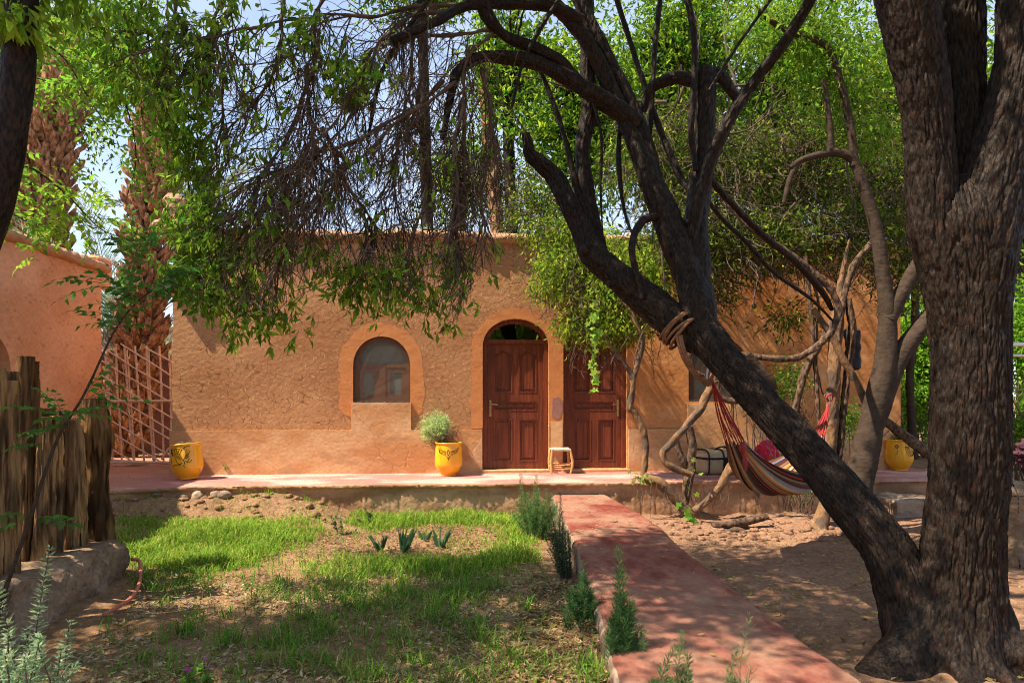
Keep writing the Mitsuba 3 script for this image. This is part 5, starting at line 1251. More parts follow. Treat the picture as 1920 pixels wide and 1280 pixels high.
# the post-like vine trunk that carries the far end of the hammock
stump = thing('vine_trunk', 'pale cracked vine trunk holding the far end of the hammock', 'vine trunk')
for k, rows in enumerate(([(1530, 1000, 22, 8.45), (1540, 978, 15, 8.5), (1551, 930, 11), (1556, 850, 11), (1561, 760, 11), (1563, 690, 11), (1568, 610, 12), (1575, 545, 7), (1584, 490, 4), (1592, 450, 1.5)], [(1560, 940, 6), (1574, 850, 6), (1582, 760, 6), (1590, 690, 7), (1598, 620, 7), (1590, 560, 6)],
                         [(1488, 780, 6), (1500, 730, 6), (1512, 690, 7), (1540, 640, 6), (1560, 600, 5)], [(1545, 880, 4), (1535, 780, 4), (1530, 700, 4), (1522, 600, 4), (1510, 480, 4)], [(1535, 830, 3), (1520, 800, 3), (1500, 770, 4), (1492, 745, 3)])):
    obj('stem', pxlimb([r if len(r) > 3 else (*r, 8.55) for r in rows], sides=26, seg=0.02, bark=0.008, lump=0.3, fr=2.2, fs=5, seed=60 + k), 'mat_barewood' if k == 0 else 'mat_vinebark', stump, smooth=60)
obj('prop_pole', pxlimb([(1625, 758, 7), (1603, 712, 7), (1580, 672, 7), (1560, 632, 6), (1524, 578, 5)], 8.2, sides=14, seg=0.03, lump=0.12, bark=0.003, seed=70), 'mat_barewood', smooth=60, label='pale yellowish pole slanting between the vine trunk and the grey tree', cat='pole')
lump = lump_
q = P(1598, 655, 8.75)
obj('black_cloth', rough(bx(q[0] - 0.09, q[0] + 0.10, q[1] - 0.04, q[1] + 0.06, q[2] - 0.26, q[2] + 0.26, 0.03), 0.05, 6, 111, 0.03), 'mat_blackcloth', smooth=30, label='torn black cloth wrapped round the vine trunk', cat='cloth')

# ------------------------------------------------------------------ slender grey tree
gt = thing('grey_tree', 'slender grey barked tree with three forks standing by the terrace step', 'tree')
for k, rows in enumerate(([(1600, 955, 33), (1607, 915, 27), (1620, 860, 24), (1633, 800, 22), (1647, 735, 21), (1659, 680, 20), (1664, 620, 17), (1662, 575, 15), (1656, 520, 13), (1648, 460, 12), (1638, 410, 11), (1622, 360, 10), (1608, 318, 9), (1598, 297, 9), (1570, 286, 8), (1540, 290, 7), (1505, 300, 6), (1482, 315, 5)], [(1662, 600, 17), (1684, 560, 14), (1704, 525, 13), (1722, 492, 12), (1742, 450, 10), (1765, 400, 8), (1800, 330, 5), (1835, 240, 2)],
                         [(1632, 830, 12), (1650, 770, 17), (1668, 715, 17), (1692, 660, 17), (1722, 618, 16), (1752, 580, 13), (1790, 530, 9), (1835, 465, 6), (1880, 380, 2)], [(1601, 312, 8), (1598, 260, 7), (1588, 205, 7), (1575, 150, 6), (1556, 95, 6), (1530, 76, 6), (1470, 55, 5), (1420, 20, 5)], [(1558, 288, 7), (1556, 240, 6), (1550, 190, 5), (1545, 150, 4)],
                         [(1495, 305, 5), (1480, 340, 5), (1470, 380, 4)])):
    obj('trunk' if k == 0 else 'limb', pxlimb(rows, 8.0, sides=36, seg=0.02, bark=0.004, lump=0.12, fr=2.0, fs=8, seed=120 + k), 'mat_greybark', gt, smooth=60)
leaves_obj('crown', masses([(1600, 130, 8.3, 1.0, .6, .8, 2600), (1470, 60, 8.2, .8, .6, .6, 2200), (1640, 260, 8.6, .4, .4, .4, 700)], 0.085, 0.032, (0.17, 0.31, 0.036), LIME, 0.25, size=0.16, per=40, droop=0.8), gt)

# ------------------------------------------------------------------ the hammock
ham = thing('hammock', 'striped cloth hammock with red cords slung from the leaning trunk', 'hammock')
H0, H1 = P(1333, 708, 5.6), P(1554, 757, 8.42)
span = H1 - H0
across = unit(np.cross(span, arr(0, 0, 1.0)))
def hpoint(t, s):
    """t along, s across from -1 (near the camera) to 1"""
    env = np.sin(np.pi * np.clip((t - 0.0), 0, 1)) ** 2.0
    w = 0.03 + 0.50 * env
    sag = 1.04 * 4 * t * (1 - t) * (1 - 0.10 * (2 * t - 1))
    fold = 0.020 * np.sin(s * 21 + 4 * t) * (1 - 0.75 * env) + 0.010 * np.sin(s * 9 + 6 * t)
    lift = (0.27 * np.abs(s) ** 2.2) * env
    return H0 + span * t[..., None] + across * (s * w * (1 - 0.25 * s * s))[..., None] * -1 + np.stack([0 * t, 0 * t, -sag + lift + fold], -1)
tt, ss = np.meshgrid(np.linspace(0.14, 0.87, 130), np.linspace(-1, 1, 150), indexing='ij')
g = hpoint(tt, ss)
PAL = np.array([(0.46, 0.29, 0.14), (0.36, 0.045, 0.04), (0.13, 0.12, 0.09), (0.12, 0.14, 0.24), (0.05, 0.03, 0.03), (0.55, 0.42, 0.28), (0.17, 0.20, 0.18), (0.55, 0.23, 0.04), (0.20, 0.07, 0.065), (0.30, 0.32, 0.36)])
r_ = np.random.default_rng(6)
seq = []
while len(seq) < 150:
    seq += [r_.integers(len(PAL))] * int(r_.choice([1, 1, 2, 2, 3, 5]))
colr = PAL[np.array(seq[:150])][None] * (0.9 + 0.2 * r_.random((130, 150, 1)))
obj('cloth', lattice(list(g)), 'mat_vc', ham, smooth=True, color=colr.reshape(-1, 3), label='cloth striped in ochre, red, blue grey and black')
def cords(tend, eye, sd):
    out = []
    for s in np.linspace(-1, 1, 20):
        e = hpoint(np.array([tend]), np.array([s]))[0]
        mid = (e + eye) / 2 + arr(0, 0, -0.03) + r_.normal(0, 0.008, 3)
        out.append(limb(np.c_[np.stack([eye + r_.normal(0, 0.006, 3), mid, e]), np.full(3, 0.0042)], sides=4, seg=0.06))
    return cat(out)
obj('cords', cords(0.14, H0, 1), 'mat_redcord', ham, smooth=True, label='fan of red cords at the near end')
obj('cords', cords(0.87, H1, 2), 'mat_redcord', ham, smooth=True, label='fan of red cords at the far end')
for E_, sd in ((hpoint(np.array([0.14]), np.array([-0.98]))[0], 1),):
    obj('tassel', cat([limb(arr((*E_, 0.012), (*(E_ + arr(-0.01, 0, -0.05)), 0.028), (*(E_ + arr(0, 0, -0.10)), 0.012), (*(E_ + arr(0.01, 0, -0.17)), 0.022), (*(E_ + arr(0.015, 0, -0.26)), 0.006)), sides=10, seg=0.012, lump=0.3)]), 'mat_redcord', ham, smooth=True)
def ring(c, w, h, tilt, key):
    pts = [(-.5, 1), (.5, 1), (.62, .8), (.2, -.9), (0, -1), (-.2, -.9), (-.62, .8), (-.5, 1)]
    ca, sa = math.cos(tilt), math.sin(tilt)
    q = np.array([[c[0] + (x * ca - z * sa) * w, c[1], c[2] + (x * sa + z * ca) * h, 0.008] for x, z in pts])
    obj('snap_ring', limb(q, sides=8, seg=0.01), 'mat_steel', key, smooth=True)
ring(H0 + arr(0, 0, 0.05), 0.07, 0.075, -0.35, ham)
ring(H1 + arr(0, 0, 0.05), 0.07, 0.075, 0.25, ham)
# rope lashing on the leaning trunk
rope = []
axis_p, axis_d = P(1270, 618, 5.55), unit(P(1220, 565, 5.7) - P(1320, 655, 5.5))
u_ = unit(np.cross(axis_d, arr(0, 1.0, 0))); w_ = np.cross(axis_d, u_)
th = np.linspace(0, 2 * np.pi * 6, 260)
rad_ = 0.142 + 0.008 * np.sin(th * 3.3)
cc = axis_p + (axis_d[None] * (np.linspace(-0.075, 0.075, 260) + 0.02 * np.sin(th * 0.7))[:, None]) + rad_[:, None] * (np.cos(th)[:, None] * u_ + np.sin(th)[:, None] * w_)
rope.append(limb(np.c_[cc, np.full(260, 0.012)], sides=8, seg=0.025))
for dxx in (0, 5, 9):
    rope.append(pxlimb([(1268 + dxx, 628, 2.6, 5.42), (1276 + dxx, 660, 2.6, 5.4), (1290 + dxx, 688, 2.6, 5.45), (1312 + dxx * .7, 712, 2.6, 5.52), (1330, 722 - dxx, 2.6, 5.6), (1338, 700, 2.4, 5.6)], sides=8, seg=0.03))
obj('rope_lashing', cat(rope), 'mat_rope', smooth=True, label='brown rope wound several times round the leaning trunk and tied to the hammock', cat='rope')
obj('cord_loop', cat([pxlimb([(1554, 752, 1.8, 8.42), (1550, 745, 1.8, 8.4), (1556, 739, 1.8, 8.4), (1562, 742, 1.8, 8.45), (1558, 752, 1.8, 8.42)], sides=6, seg=0.02)]), 'mat_redcord', ham, smooth=True)

# ------------------------------------------------------------------ trees and hedges beyond the house
rg = np.random.default_rng(92)
BT = [('leafy_tree', 'sunlit tree behind the roof left of the forked branches', (1090, 230, 14.0), (1.6, 1.3, 2.9), 11000), ('leafy_tree', 'tall dense tree behind the roof in the middle of the green mass', (1270, 170, 15.0), (2.2, 1.5, 3.6), 19000),
      ('leafy_tree', 'broad tree behind the roof right of the looping vine', (1490, 190, 15.5), (2.4, 1.6, 3.8), 21000), ('leafy_tree', 'tree behind the roof corner beside the dark trunk', (1690, 250, 15.0), (2.0, 1.5, 3.8), 17000),
      ('leafy_tree', 'far tree at the right edge beyond the dark trunk', (1915, 250, 14.0), (1.9, 1.5, 3.6), 13000), ('leafy_tree', 'bright tree behind the palm at the upper left', (60, 160, 15.5), (2.6, 1.4, 2.6), 13000), ('leafy_tree', 'distant tree showing between the bare twigs', (870, 330, 18.0), (1.3, 1.2, 1.7), 4500), ('leafy_tree', 'leafy tree high behind the roof at the top middle', (800, -60, 16.0), (2.6, 1.5, 1.4), 9000), ('leafy_tree', 'small tree behind the roof beside the slender palm trunk', (960, 120, 15.0), (1.3, 1.2, 2.2), 7000)]
for nm, lab, c, r, n in BT:
    k = thing(nm, lab, 'tree')
    cc = P(*c)
    obj('trunk', limb(arr((cc[0], cc[1], 0.3, 0.18), (cc[0] + 0.1, cc[1], 2.0, 0.15), (cc[0] - 0.1, cc[1], cc[2], 0.11), (cc[0] + 0.2, cc[1], cc[2] + r[2] * 0.6, 0.05)), sides=14, seg=0.08, bark=0.01, lump=0.15), 'mat_bark', k, smooth=60)
    m = 70
    st_ = grow(rg, cc + in_ball(rg, m) * np.array(r) * 0.35, shake(rg, m) + arr(0, 0, 0.4), 0.6 + r[0] * 0.5 * rg.random(m), m=8, droop=0.0, jit=0.2)
    obj('branches', tubes(st_, np.linspace(0.035, 0.010, 8)[None] * (0.5 + rg.random((m, 1))), 5), 'mat_bark', k, smooth=True, kind='stuff')
    leaves_obj('crown', [clumps(rg, cc, r, n, 0.135, 0.050, (0.095, 0.20, 0.022), (0.36, 0.52, 0.042), 0.32, size=0.27, per=70, droop=0.6, skin=0.35, plain=True)], k)
for nm, lab, c, r, n in (('hedge', 'sunlit green hedge beyond the right end of the house', (1745, 690, 13.5), (0.9, 0.5, 1.9), 15000), ('shrub', 'bright shrub right of the dark trunk at the right edge', (1935, 640, 11.5), (0.7, 0.6, 1.5), 5500), ('shrub', 'low shrub with sparse leaves at the lower right edge', (1925, 800, 9.5), (0.45, 0.4, 0.5), 1100)):
    k = thing(nm, lab, nm)
    cc = P(*c)
    m = 40
    st_ = grow(rg, np.c_[cc[0] + rg.uniform(-r[0], r[0], m) * 0.8, cc[1] + rg.uniform(-r[1], r[1], m) * 0.6, np.full(m, 0.2)], shake(rg, m) * 0.2 + arr(0, 0, 1), 1.2 + 1.0 * rg.random(m), m=8, droop=0.0, jit=0.1)
    obj('stems', tubes(st_, np.linspace(0.014, 0.006, 8)[None] + np.zeros((m, 1)), 4), 'mat_twig', k, smooth=True, kind='stuff')
    leaves_obj('foliage', [clumps(rg, cc, r, n, 0.085, 0.042, (0.17, 0.36, 0.036), (0.30, 0.50, 0.05), 0.35, size=0.14, per=50, droop=0.4, skin=0.5, plain=True)], k)
# slender trunks standing before the hedge
obj('young_tree', pxlimb([(1712, 860, 8), (1709, 780, 7), (1706, 700, 7), (1716, 600, 7), (1712, 500, 6), (1690, 400, 6), (1655, 320, 5), (1640, 200, 5)], 11.5, sides=12, seg=0.05, lump=0.15, bark=0.004), 'mat_greybark', smooth=True, label='thin brown trunk standing before the sunlit hedge', cat='tree')
obj('fallen_pole', pxlimb([(1660, 790, 8), (1690, 812, 9), (1720, 835, 10), (1760, 862, 10)], 9.8, sides=12, seg=0.05, lump=0.15, bark=0.004), 'mat_vinebark', smooth=True, label='brown pole slanting down behind the yellow pot at the terrace end', cat='pole')
obj('pipe_rail', cat([limb(arr((*P(1860, 647, 10.2), 0.035), (*P(2050, 643, 10.2), 0.035)), sides=14, seg=0.1), limb(arr((*P(1860, 666, 10.25), 0.022), (*P(2050, 668, 10.25), 0.022)), sides=12, seg=0.1)]), 'mat_steel', smooth=True, label='two grey pipes running level at the right edge', cat='pipe')
q = P(1925, 850, 8.0)
obj('purple_cloth', lump_(q[0] + 0.06, q[1], q[2], 0.17, 0.12, 0.14, 131, 0.6, 8), 'mat_purple', smooth=True, label='purple cloth hanging at the right edge beyond the dark trunk', cat='cloth')
obj('low_wall', rough(bx(*sorted((P(1893, 900, 6.6)[0], P(1893, 900, 6.6)[0] + 0.9)), P(1893, 900, 6.6)[1], P(1893, 900, 6.6)[1] + 0.4, -0.1, P(1893, 915, 6.6)[2], 0.08), 0.12, 3, 141, 0.05), 'mat_mudbase', smooth=30, label='low rough wall at the lower right edge', cat='wall')

# ------------------------------------------------------------------ trees behind the viewer, which the door panes mirror
for cx, cy, sd in ((-3.0, -6.0, 1), (3.0, -7.0, 2), (0.0, -9.5, 3), (7.0, -5.0, 4)):
    k = thing('garden_tree', 'leafy garden tree behind the viewer, ' + ('left of the middle', 'right of the middle', 'the one farthest back', 'farthest to the right')[sd - 1], 'tree', 'garden trees behind the viewer')
    obj('trunk', limb(arr((cx, cy, 0, 0.2), (cx, cy, 3, 0.14), (cx + .2, cy, 5, 0.07)), sides=12, seg=0.1), 'mat_bark', k, smooth=True)
    leaves_obj('crown', [clumps(rg, (cx, cy, 4.0), (2.6, 2.0, 2.2), 3600, 0.26, 0.12, GREEN, LIME, size=0.35, per=60, plain=True)], k)

# ------------------------------------------------------------------ lawn, tufts, plants, fallen leaves
rg = np.random.default_rng(101)
def pxpoly(pts, lift=False): return Polygon([tuple(onG(a, b, 0.13 if lift and b < 1010 else 0.03 if lift else 0.0)[:2]) for a, b in pts])
import shapely
def scatter(rng, poly, n):
    x0, y0, x1, y1 = poly.bounds
    out = np.zeros((0, 2))
    while len(out) < n:
        q = rng.uniform((x0, y0), (x1, y1), (n * 2, 2))
        out = np.vstack([out, q[shapely.contains_xy(poly, q[:, 0], q[:, 1])]])
    return out[:n]
def blades(rng, xy, h, w, lean=0.35, base=(0.180, 0.351, 0.0342), alt=(0.323, 0.475, 0.0570), frac=0.25, var=0.2):
    n = len(xy)
    b = np.c_[xy, ground_z(xy[:, 0], xy[:, 1]) - 0.004]
    a = rng.uniform(0, 2 * np.pi, n)
    d = np.c_[np.cos(a), np.sin(a), 0 * a]
    s = np.c_[-np.sin(a), np.cos(a), 0 * a]
    h = (h * np.ones(n))[:, None]
    w = (w * np.ones(n))[:, None]
    ln = lean * (0.3 + rng.random((n, 1)) * 1.2)
    up = arr(0, 0, 1.0)
    m = b + up * h * 0.55 + d * h * ln * 0.35
    t = b + up * h * (1 - 0.25 * ln) + d * h * ln
    v = np.stack([b - s * w / 2, b + s * w / 2, m - s * w * 0.42, m + s * w * 0.42, t], 1).reshape(-1, 3)
    o = (np.arange(n) * 5)[:, None, None]
    f = (np.array([[0, 1, 3], [0, 3, 2], [2, 3, 4]])[None] + o).reshape(-1, 3)
    return v, f, leafcolor(rng, n, 5, base, var, alt, frac)
LAWN = [pxpoly([(214, 974), (300, 970), (430, 972), (520, 972), (600, 968), (612, 988), (575, 1025), (480, 1060), (380, 1072), (250, 1062), (215, 1050)], True),
        pxpoly([(640, 985), (690, 955), (740, 948), (850, 958), (980, 962), (1010, 985), (1015, 1060), (960, 1080), (880, 1095), (760, 1085), (650, 1095), (560, 1085), (570, 1060), (630, 1030), (700, 1042), (800, 1048), (900, 1036), (945, 1012), (900, 992), (780, 990), (690, 996)])]
xy = np.vstack([scatter(rg, LAWN[0], 21000), scatter(rg, LAWN[1], 23000)])
den = meshkit.fbm(np.c_[xy * 1.8, xy[:, 0] * 0], 3, 5)
hgt = (0.05 + 0.12 * rg.random(len(xy)) ** 1.5) * (0.45 + 1.1 * den)
edge = np.minimum(1, np.maximum(np.array([max(LAWN[0].exterior.distance(Point(*q)) if LAWN[0].contains(Point(*q)) else 0, LAWN[1].exterior.distance(Point(*q)) if LAWN[1].contains(Point(*q)) else 0) for q in xy]), 0) / 0.50 + 0.05 + 0.35 * meshkit.fbm(np.c_[xy * 5, xy[:, 0] * 0], 3, 15))
keep = rg.random(len(xy)) < edge * (0.1 + 1.5 * den)
g1 = blades(rg, xy[keep], hgt[keep] * (0.55 + 0.45 * edge[keep]), 0.0082, 0.75, (0.185, 0.345, 0.04), (0.40, 0.48, 0.10), 0.3)
stray = scatter(rg, pxpoly([(214, 955), (1015, 955), (1030, 1100), (560, 1100), (230, 1080)]), 8000)
sd_ = meshkit.fbm(np.c_[stray * 2.5, stray[:, 0] * 0], 3, 25)
stray = stray[rg.random(len(stray)) < np.clip((sd_ - 0.40) * 4, 0, 1)]
m, c = joinvf([g1, blades(rg, stray, 0.04 + 0.08 * rg.random(len(stray)), 0.007, 0.7)])
obj('lawn_grass', m, 'mat_grass', color=c, kind='stuff', label='bright green lawn grass in two patches before the terrace', cat='grass')
# loose tufts in the bare front of the garden
FRONT = pxpoly([(250, 1075), (400, 1080), (620, 1085), (1000, 1075), (1075, 1100), (1130, 1200), (1160, 1330), (700, 1400), (100, 1400), (140, 1230), (250, 1130)])
tc = scatter(rg, FRONT, 900)
dn = meshkit.fbm(np.c_[tc * 1.1, tc[:, 0] * 0], 3, 9)
near = np.clip((tc[:, 1] - 3.5) / 2.8, 0, 1)
tc = tc[rg.random(len(tc)) < 0.9 * np.clip((dn - 0.38) * 3.6, 0.04, 1) * (0.45 + 0.55 * near)]
nb = rg.integers(6, 26, len(tc))
xy = np.repeat(tc, nb, 0) + rg.normal(0, 0.045, (nb.sum(), 2))
ht = np.repeat(0.05 + 0.085 * rg.random(len(tc)), nb) * (0.6 + 0.6 * rg.random(len(xy)))
fine = scatter(rg, FRONT, 9000)
dn = meshkit.fbm(np.c_[fine * 1.1, fine[:, 0] * 0], 3, 9)
fine = fine[rg.random(len(fine)) < 0.6 * np.clip((dn - 0.36) * 2.5, 0.04, 1)]
m, c = joinvf([blades(rg, xy, ht * 1.25, 0.0080, 0.9, (0.142, 0.285, 0.0380), (0.323, 0.342, 0.1140), 0.2), blades(rg, fine, 0.035 + 0.055 * rg.random(len(fine)), 0.0065, 0.8, (0.162, 0.275, 0.0475), (0.418, 0.361, 0.1710), 0.3)])
obj('grass_tufts', m, 'mat_grass', color=c, kind='stuff', label='loose grass tufts on the bare earth in front', cat='grass')
# fallen leaves
def litter(rng, xy, L, W, base, alt, frac, zoff=0.006):
    n = len(xy)
    b = np.c_[xy, ground_z(xy[:, 0], xy[:, 1]) + zoff + 0.008 * rng.random(n)]
    a = rng.uniform(0, 2 * np.pi, n)
    d = np.c_[np.cos(a), np.sin(a), rng.normal(0.05, 0.22, n)]
    l = L * (0.5 + 0.8 * rng.random(n))
    v, f = leafmesh(rng, b, d, l, l * W / L, fold=0.25, flat=np.tile(arr(0, 0, 1.0), (n, 1)), curl=-0.12)
    return v, f, leafcolor(rng, n, 5, base, 0.3, alt, frac)
PATHSIDE = pxpoly([(1000, 1085), (1085, 1090), (1120, 1180), (1165, 1280), (1180, 1400), (900, 1400), (960, 1200)])
q = scatter(rg, FRONT, 16000)
dn = meshkit.fbm(np.c_[q * 1.6, q[:, 0] * 0], 3, 19)
q = q[rg.random(len(q)) < np.clip((dn - 0.30) * 3, 0.05, 1)]
BED = pxpoly([(590, 1000), (700, 992), (790, 988), (930, 992), (945, 1012), (900, 1034), (780, 1046), (650, 1040), (600, 1060), (540, 1055), (580, 1030)])
m, c = joinvf([litter(rg, q, 0.046, 0.019, (0.54, 0.46, 0.28), (0.30, 0.30, 0.12), 0.35), litter(rg, scatter(rg, PATHSIDE, 2600), 0.055, 0.024, (0.40, 0.30, 0.15), (0.22, 0.14, 0.08), 0.3), litter(rg, scatter(rg, BED, 1500), 0.055, 0.022, (0.42, 0.30, 0.20), (0.30, 0.19, 0.12), 0.4)])
obj('leaf_litter', m, 'mat_leaf', color=c, kind='stuff', label='dry yellowish leaf litter on the left side of the path', cat='leaves')
RIGHT = pxpoly([(1240, 1005), (1500, 990), (1740, 985), (1960, 1000), (2000, 1400), (1680, 1400), (1480, 1180), (1330, 1070)])
q = scatter(rg, RIGHT, 900)
cl_ = scatter(rg, RIGHT, 26)
q2 = np.repeat(cl_, 12, 0) + rg.normal(0, 0.11, (26 * 12, 2))
m, c = joinvf([litter(rg, np.vstack([q, q2]), 0.042, 0.020, (0.40, 0.38, 0.10), (0.36, 0.27, 0.14), 0.4)])
obj('fallen_leaves', m, 'mat_leaf', color=c, kind='stuff', label='small yellow green fallen leaves scattered on the bare earth at the right', cat='leaves')
pth = np.c_[rg.uniform(0.95, 2.1, 60), rg.uniform(3.6, 9.1, 60)]
b = np.c_[pth, path_z(pth[:, 1]) + 0.012]
a = rg.uniform(0, 6.28, 60)
v, f = leafmesh(rg, b, np.c_[np.cos(a), np.sin(a), 0 * a], 0.045 * (0.5 + rg.random(60)), 0.018, flat=np.tile(arr(0, 0, 1.0), (60, 1)), curl=-0.1)
obj('path_leaves', tm(v, f), 'mat_leaf', color=leafcolor(rg, 60, 5, (0.42, 0.34, 0.14), 0.3), kind='stuff', label='few dry leaves lying on the red path', cat='leaves')
# clods along the foot of the terrace and by the vine
def clods(key, spots, sd, label, cat_, mt='mat_soil'):
    r_ = np.random.default_rng(sd)
    out = []
    for x, y, s in spots:
        ico = trimesh.creation.icosphere(subdivisions=1)
        v = np.asarray(ico.vertices)
        v = v * (1 + 0.35 * fbm3(v * 1.3 + r_.uniform(0, 90), 3, 3))[:, None] * s * arr(1, 0.9, 0.62) * r_.uniform(0.75, 1.25, 3)
        out.append(tm(v + arr(x, y, ground_z(x, y) + 0.15 * s), ico.faces))
    obj(key, cat(out), mt, smooth=50, kind='stuff', label=label, cat=cat_)
sp = [(rg.uniform(-4.9, -1.7), rg.uniform(8.55, 9.2), rg.uniform(0.015, 0.06)) for _ in range(100)]
sp = [(x, min(y, 9.2), s) for x, y, s in sp]
clods('soil_clods', sp, 5, 'crumbled earth clods heaped along the left foot of the terrace', 'earth')
sp = [(*onG(rg.uniform(1230, 1560), rg.uniform(985, 1010))[:2], rg.uniform(0.012, 0.05)) for _ in range(150)] + [(*onG(rg.normal(1545, 40), rg.uniform(995, 1010))[:2], rg.uniform(0.03, 0.08)) for _ in range(26)]
clods('soil_clods', sp, 6, 'dug earth clods beneath the vine at the right', 'earth')
for x in np.sort(rg.uniform(-4.7, -2.9, 9)):
    v = np.asarray(trimesh.creation.icosphere(subdivisions=2).vertices)
    sz, y = rg.uniform(0.04, 0.11), 9.17 + 0.03 * rg.random()
    v = v * (1 + 0.35 * fbm3(v * 1.3 + rg.uniform(0, 90), 3, 3))[:, None] * sz * arr(1, 0.9, 0.62) * rg.uniform(0.75, 1.25, 3)
    obj('broken_stone', tm(v + arr(x, y, ground_z(x, y) + 0.2 * sz), trimesh.creation.icosphere(subdivisions=2).faces), 'mat_concrete', smooth=50, label='broken grey stone lying in the row under the left lip of the terrace', cat='stone', group='broken stones under the terrace lip')

# ------------------------------------------------------------------ garden plants
def needles(rng, c, n, L, W, col, out=0.9, up=0.6, alt=None):
    i = rng.integers(int(len(c) * 0.08), len(c), n)
    t = unit(np.gradient(c, axis=0))[i]
    a = unit(np.cross(t, shake(rng, n)))
    d = a * out + t * up
    l = L * (0.6 + 0.6 * rng.random(n)) * (1 - 0.45 * (i / len(c)) ** 3)
    v, f = leafmesh(rng, c[i] + shake(rng, n) * 0.003, d, l, W, fold=0.3, curl=-0.18)
    return v, f, leafcolor(rng, n, 5, col, 0.2, alt, 0.2)
def spiky(name, label, cat_, stems, per_m, L, W, col, alt=None, out=0.9, up=0.6, r0=0.004, stemm='mat_twig', group=None):
    """stems: list of (base xyz, top xyz)"""
    k = thing(name, label, cat_, group)
    sm, lv = [], []
    for b, t in stems:
        b, t = np.asarray(b, float), np.asarray(t, float)
        h = np.linalg.norm(t - b)
        mid = (b + t) / 2 + rg.normal(0, 0.035, 3) * h
        c = catmull(np.array([b, mid, t]), 40)
        sm.append(limb(np.c_[c, np.linspace(r0, r0 * 0.4, 40)], sides=5, seg=0.03))
        lv.append(needles(rg, c, int(per_m * h), L, W, col, out, up, alt))
    obj('stems', cat(sm), stemm, k, smooth=True)
    leaves_obj('needles', lv, k)
    return k
ROS, ROSA = (0.30, 0.43, 0.27), (0.46, 0.60, 0.36)
ROS_, ROSA_ = (0.218, 0.351, 0.2090), (0.361, 0.532, 0.2470)
def at(px, py, Z): return P(px, py, Z)
rs = [(at(70, 1420, 3.3), at(92, 1030, 3.35)), (at(110, 1420, 3.25), at(130, 1165, 3.3)), (at(30, 1420, 3.2), at(-12, 1080, 3.25)), (at(20, 1420, 3.1), at(-20, 1150, 3.1)), (at(60, 1420, 3.2), at(50, 1180, 3.2)), (at(90, 1420, 3.1), at(115, 1215, 3.1)), (at(10, 1420, 3.1), at(15, 1185, 3.0)), (at(40, 1420, 3.0), at(75, 1195, 3.0)), (at(85, 1420, 3.3), at(140, 1245, 3.2)), (at(0, 1420, 3.0), at(-10, 1210, 2.9)), (at(60, 1420, 3.0), at(45, 1230, 2.9)), (at(95, 1420, 3.3), at(120, 1300, 3.0))]
rs += [(at(rg.uniform(-20, 100), 1420, 3.1), at(rg.uniform(-20, 130), rg.uniform(1200, 1300), 3.05 + rg.normal(0, .08))) for _ in range(12)]
spiky('rosemary', 'tall grey green rosemary bush at the lower left corner', 'rosemary', rs, 300, 0.054, 0.0095, ROS, ROSA, 0.95, 0.35, 0.006)
def upright(px, py, top, w, n, label, cat_='herb', per=430, L=0.068, W=0.0042, col=(0.085, 0.199, 0.0665), alt=(0.171, 0.304, 0.0950), name='feathery_herb', spread=0.35, up=0.8, zz=0.0, tap=0.45):
    b = onG(px, py, zz)
    Z = b[0] * SN + b[1] * CS
    h = (py - top) / FOC * Z
    ww = w / FOC * Z
    st_ = []
    lean = rg.normal(0, 0.10, 2) * h
    for k in range(n):
        o = rg.normal(0, 1, 2).clip(-1.9, 1.9) * ww * 0.30
        q = min(1, np.hypot(*o) / (ww * 0.55))
        st_.append((b + arr(o[0] * spread, o[1] * spread, -0.01), b + arr(o[0] + lean[0], o[1] + lean[1], h * (1 if k == 0 else rg.uniform(0.55, 1.0) * (1 - tap * q)))))
    spiky(name, label, cat_, st_, per, L, W, col, alt, 0.8, up, 0.003)
upright(1005, 1005, 890, 84, 46, 'tall pale feathery herb at the left edge of the path near the terrace', col=(0.152, 0.285, 0.0950))
upright(1060, 1082, 925, 56, 34, 'dark upright rosemary clump leaning over the left edge of the path', 'rosemary', name='rosemary', L=0.032, col=(0.067, 0.133, 0.0665), alt=(0.133, 0.209, 0.1140))
upright(1045, 1040, 950, 40, 9, 'slim grey green rosemary just behind the dark clump', 'rosemary', name='rosemary', L=0.03, col=(0.114, 0.199, 0.1045))
upright(1100, 1170, 1052, 60, 28, 'bushy feathery herb halfway down the left edge of the path', L=0.055)
upright(1165, 1262, 1035, 62, 36, 'tallest feathery herb standing against the near edge of the path', L=0.078, tap=0.62)
upright(1075, 1180, 1100, 70, 15, 'low spreading herb beside the path half in the leaf litter', L=0.05, per=330, col=(0.067, 0.162, 0.0570))
upright(1232, 1330, 1205, 50, 8, 'feathery sprig at the bottom edge on the red path', L=0.06, zz=0.1)
upright(1285, 1335, 1195, 40, 5, 'second feathery sprig at the bottom edge of the picture', L=0.06, zz=0.1)
upright(1353, 1340, 1210, 36, 4, 'thin pale sprig at the bottom edge on the red path', L=0.055, col=(0.152, 0.247, 0.0950), zz=0.1)
upright(1395, 1345, 1160, 26, 2, 'tallest single thin sprig at the bottom right of the path', L=0.07, per=120, col=(0.171, 0.266, 0.0950), zz=0.1)
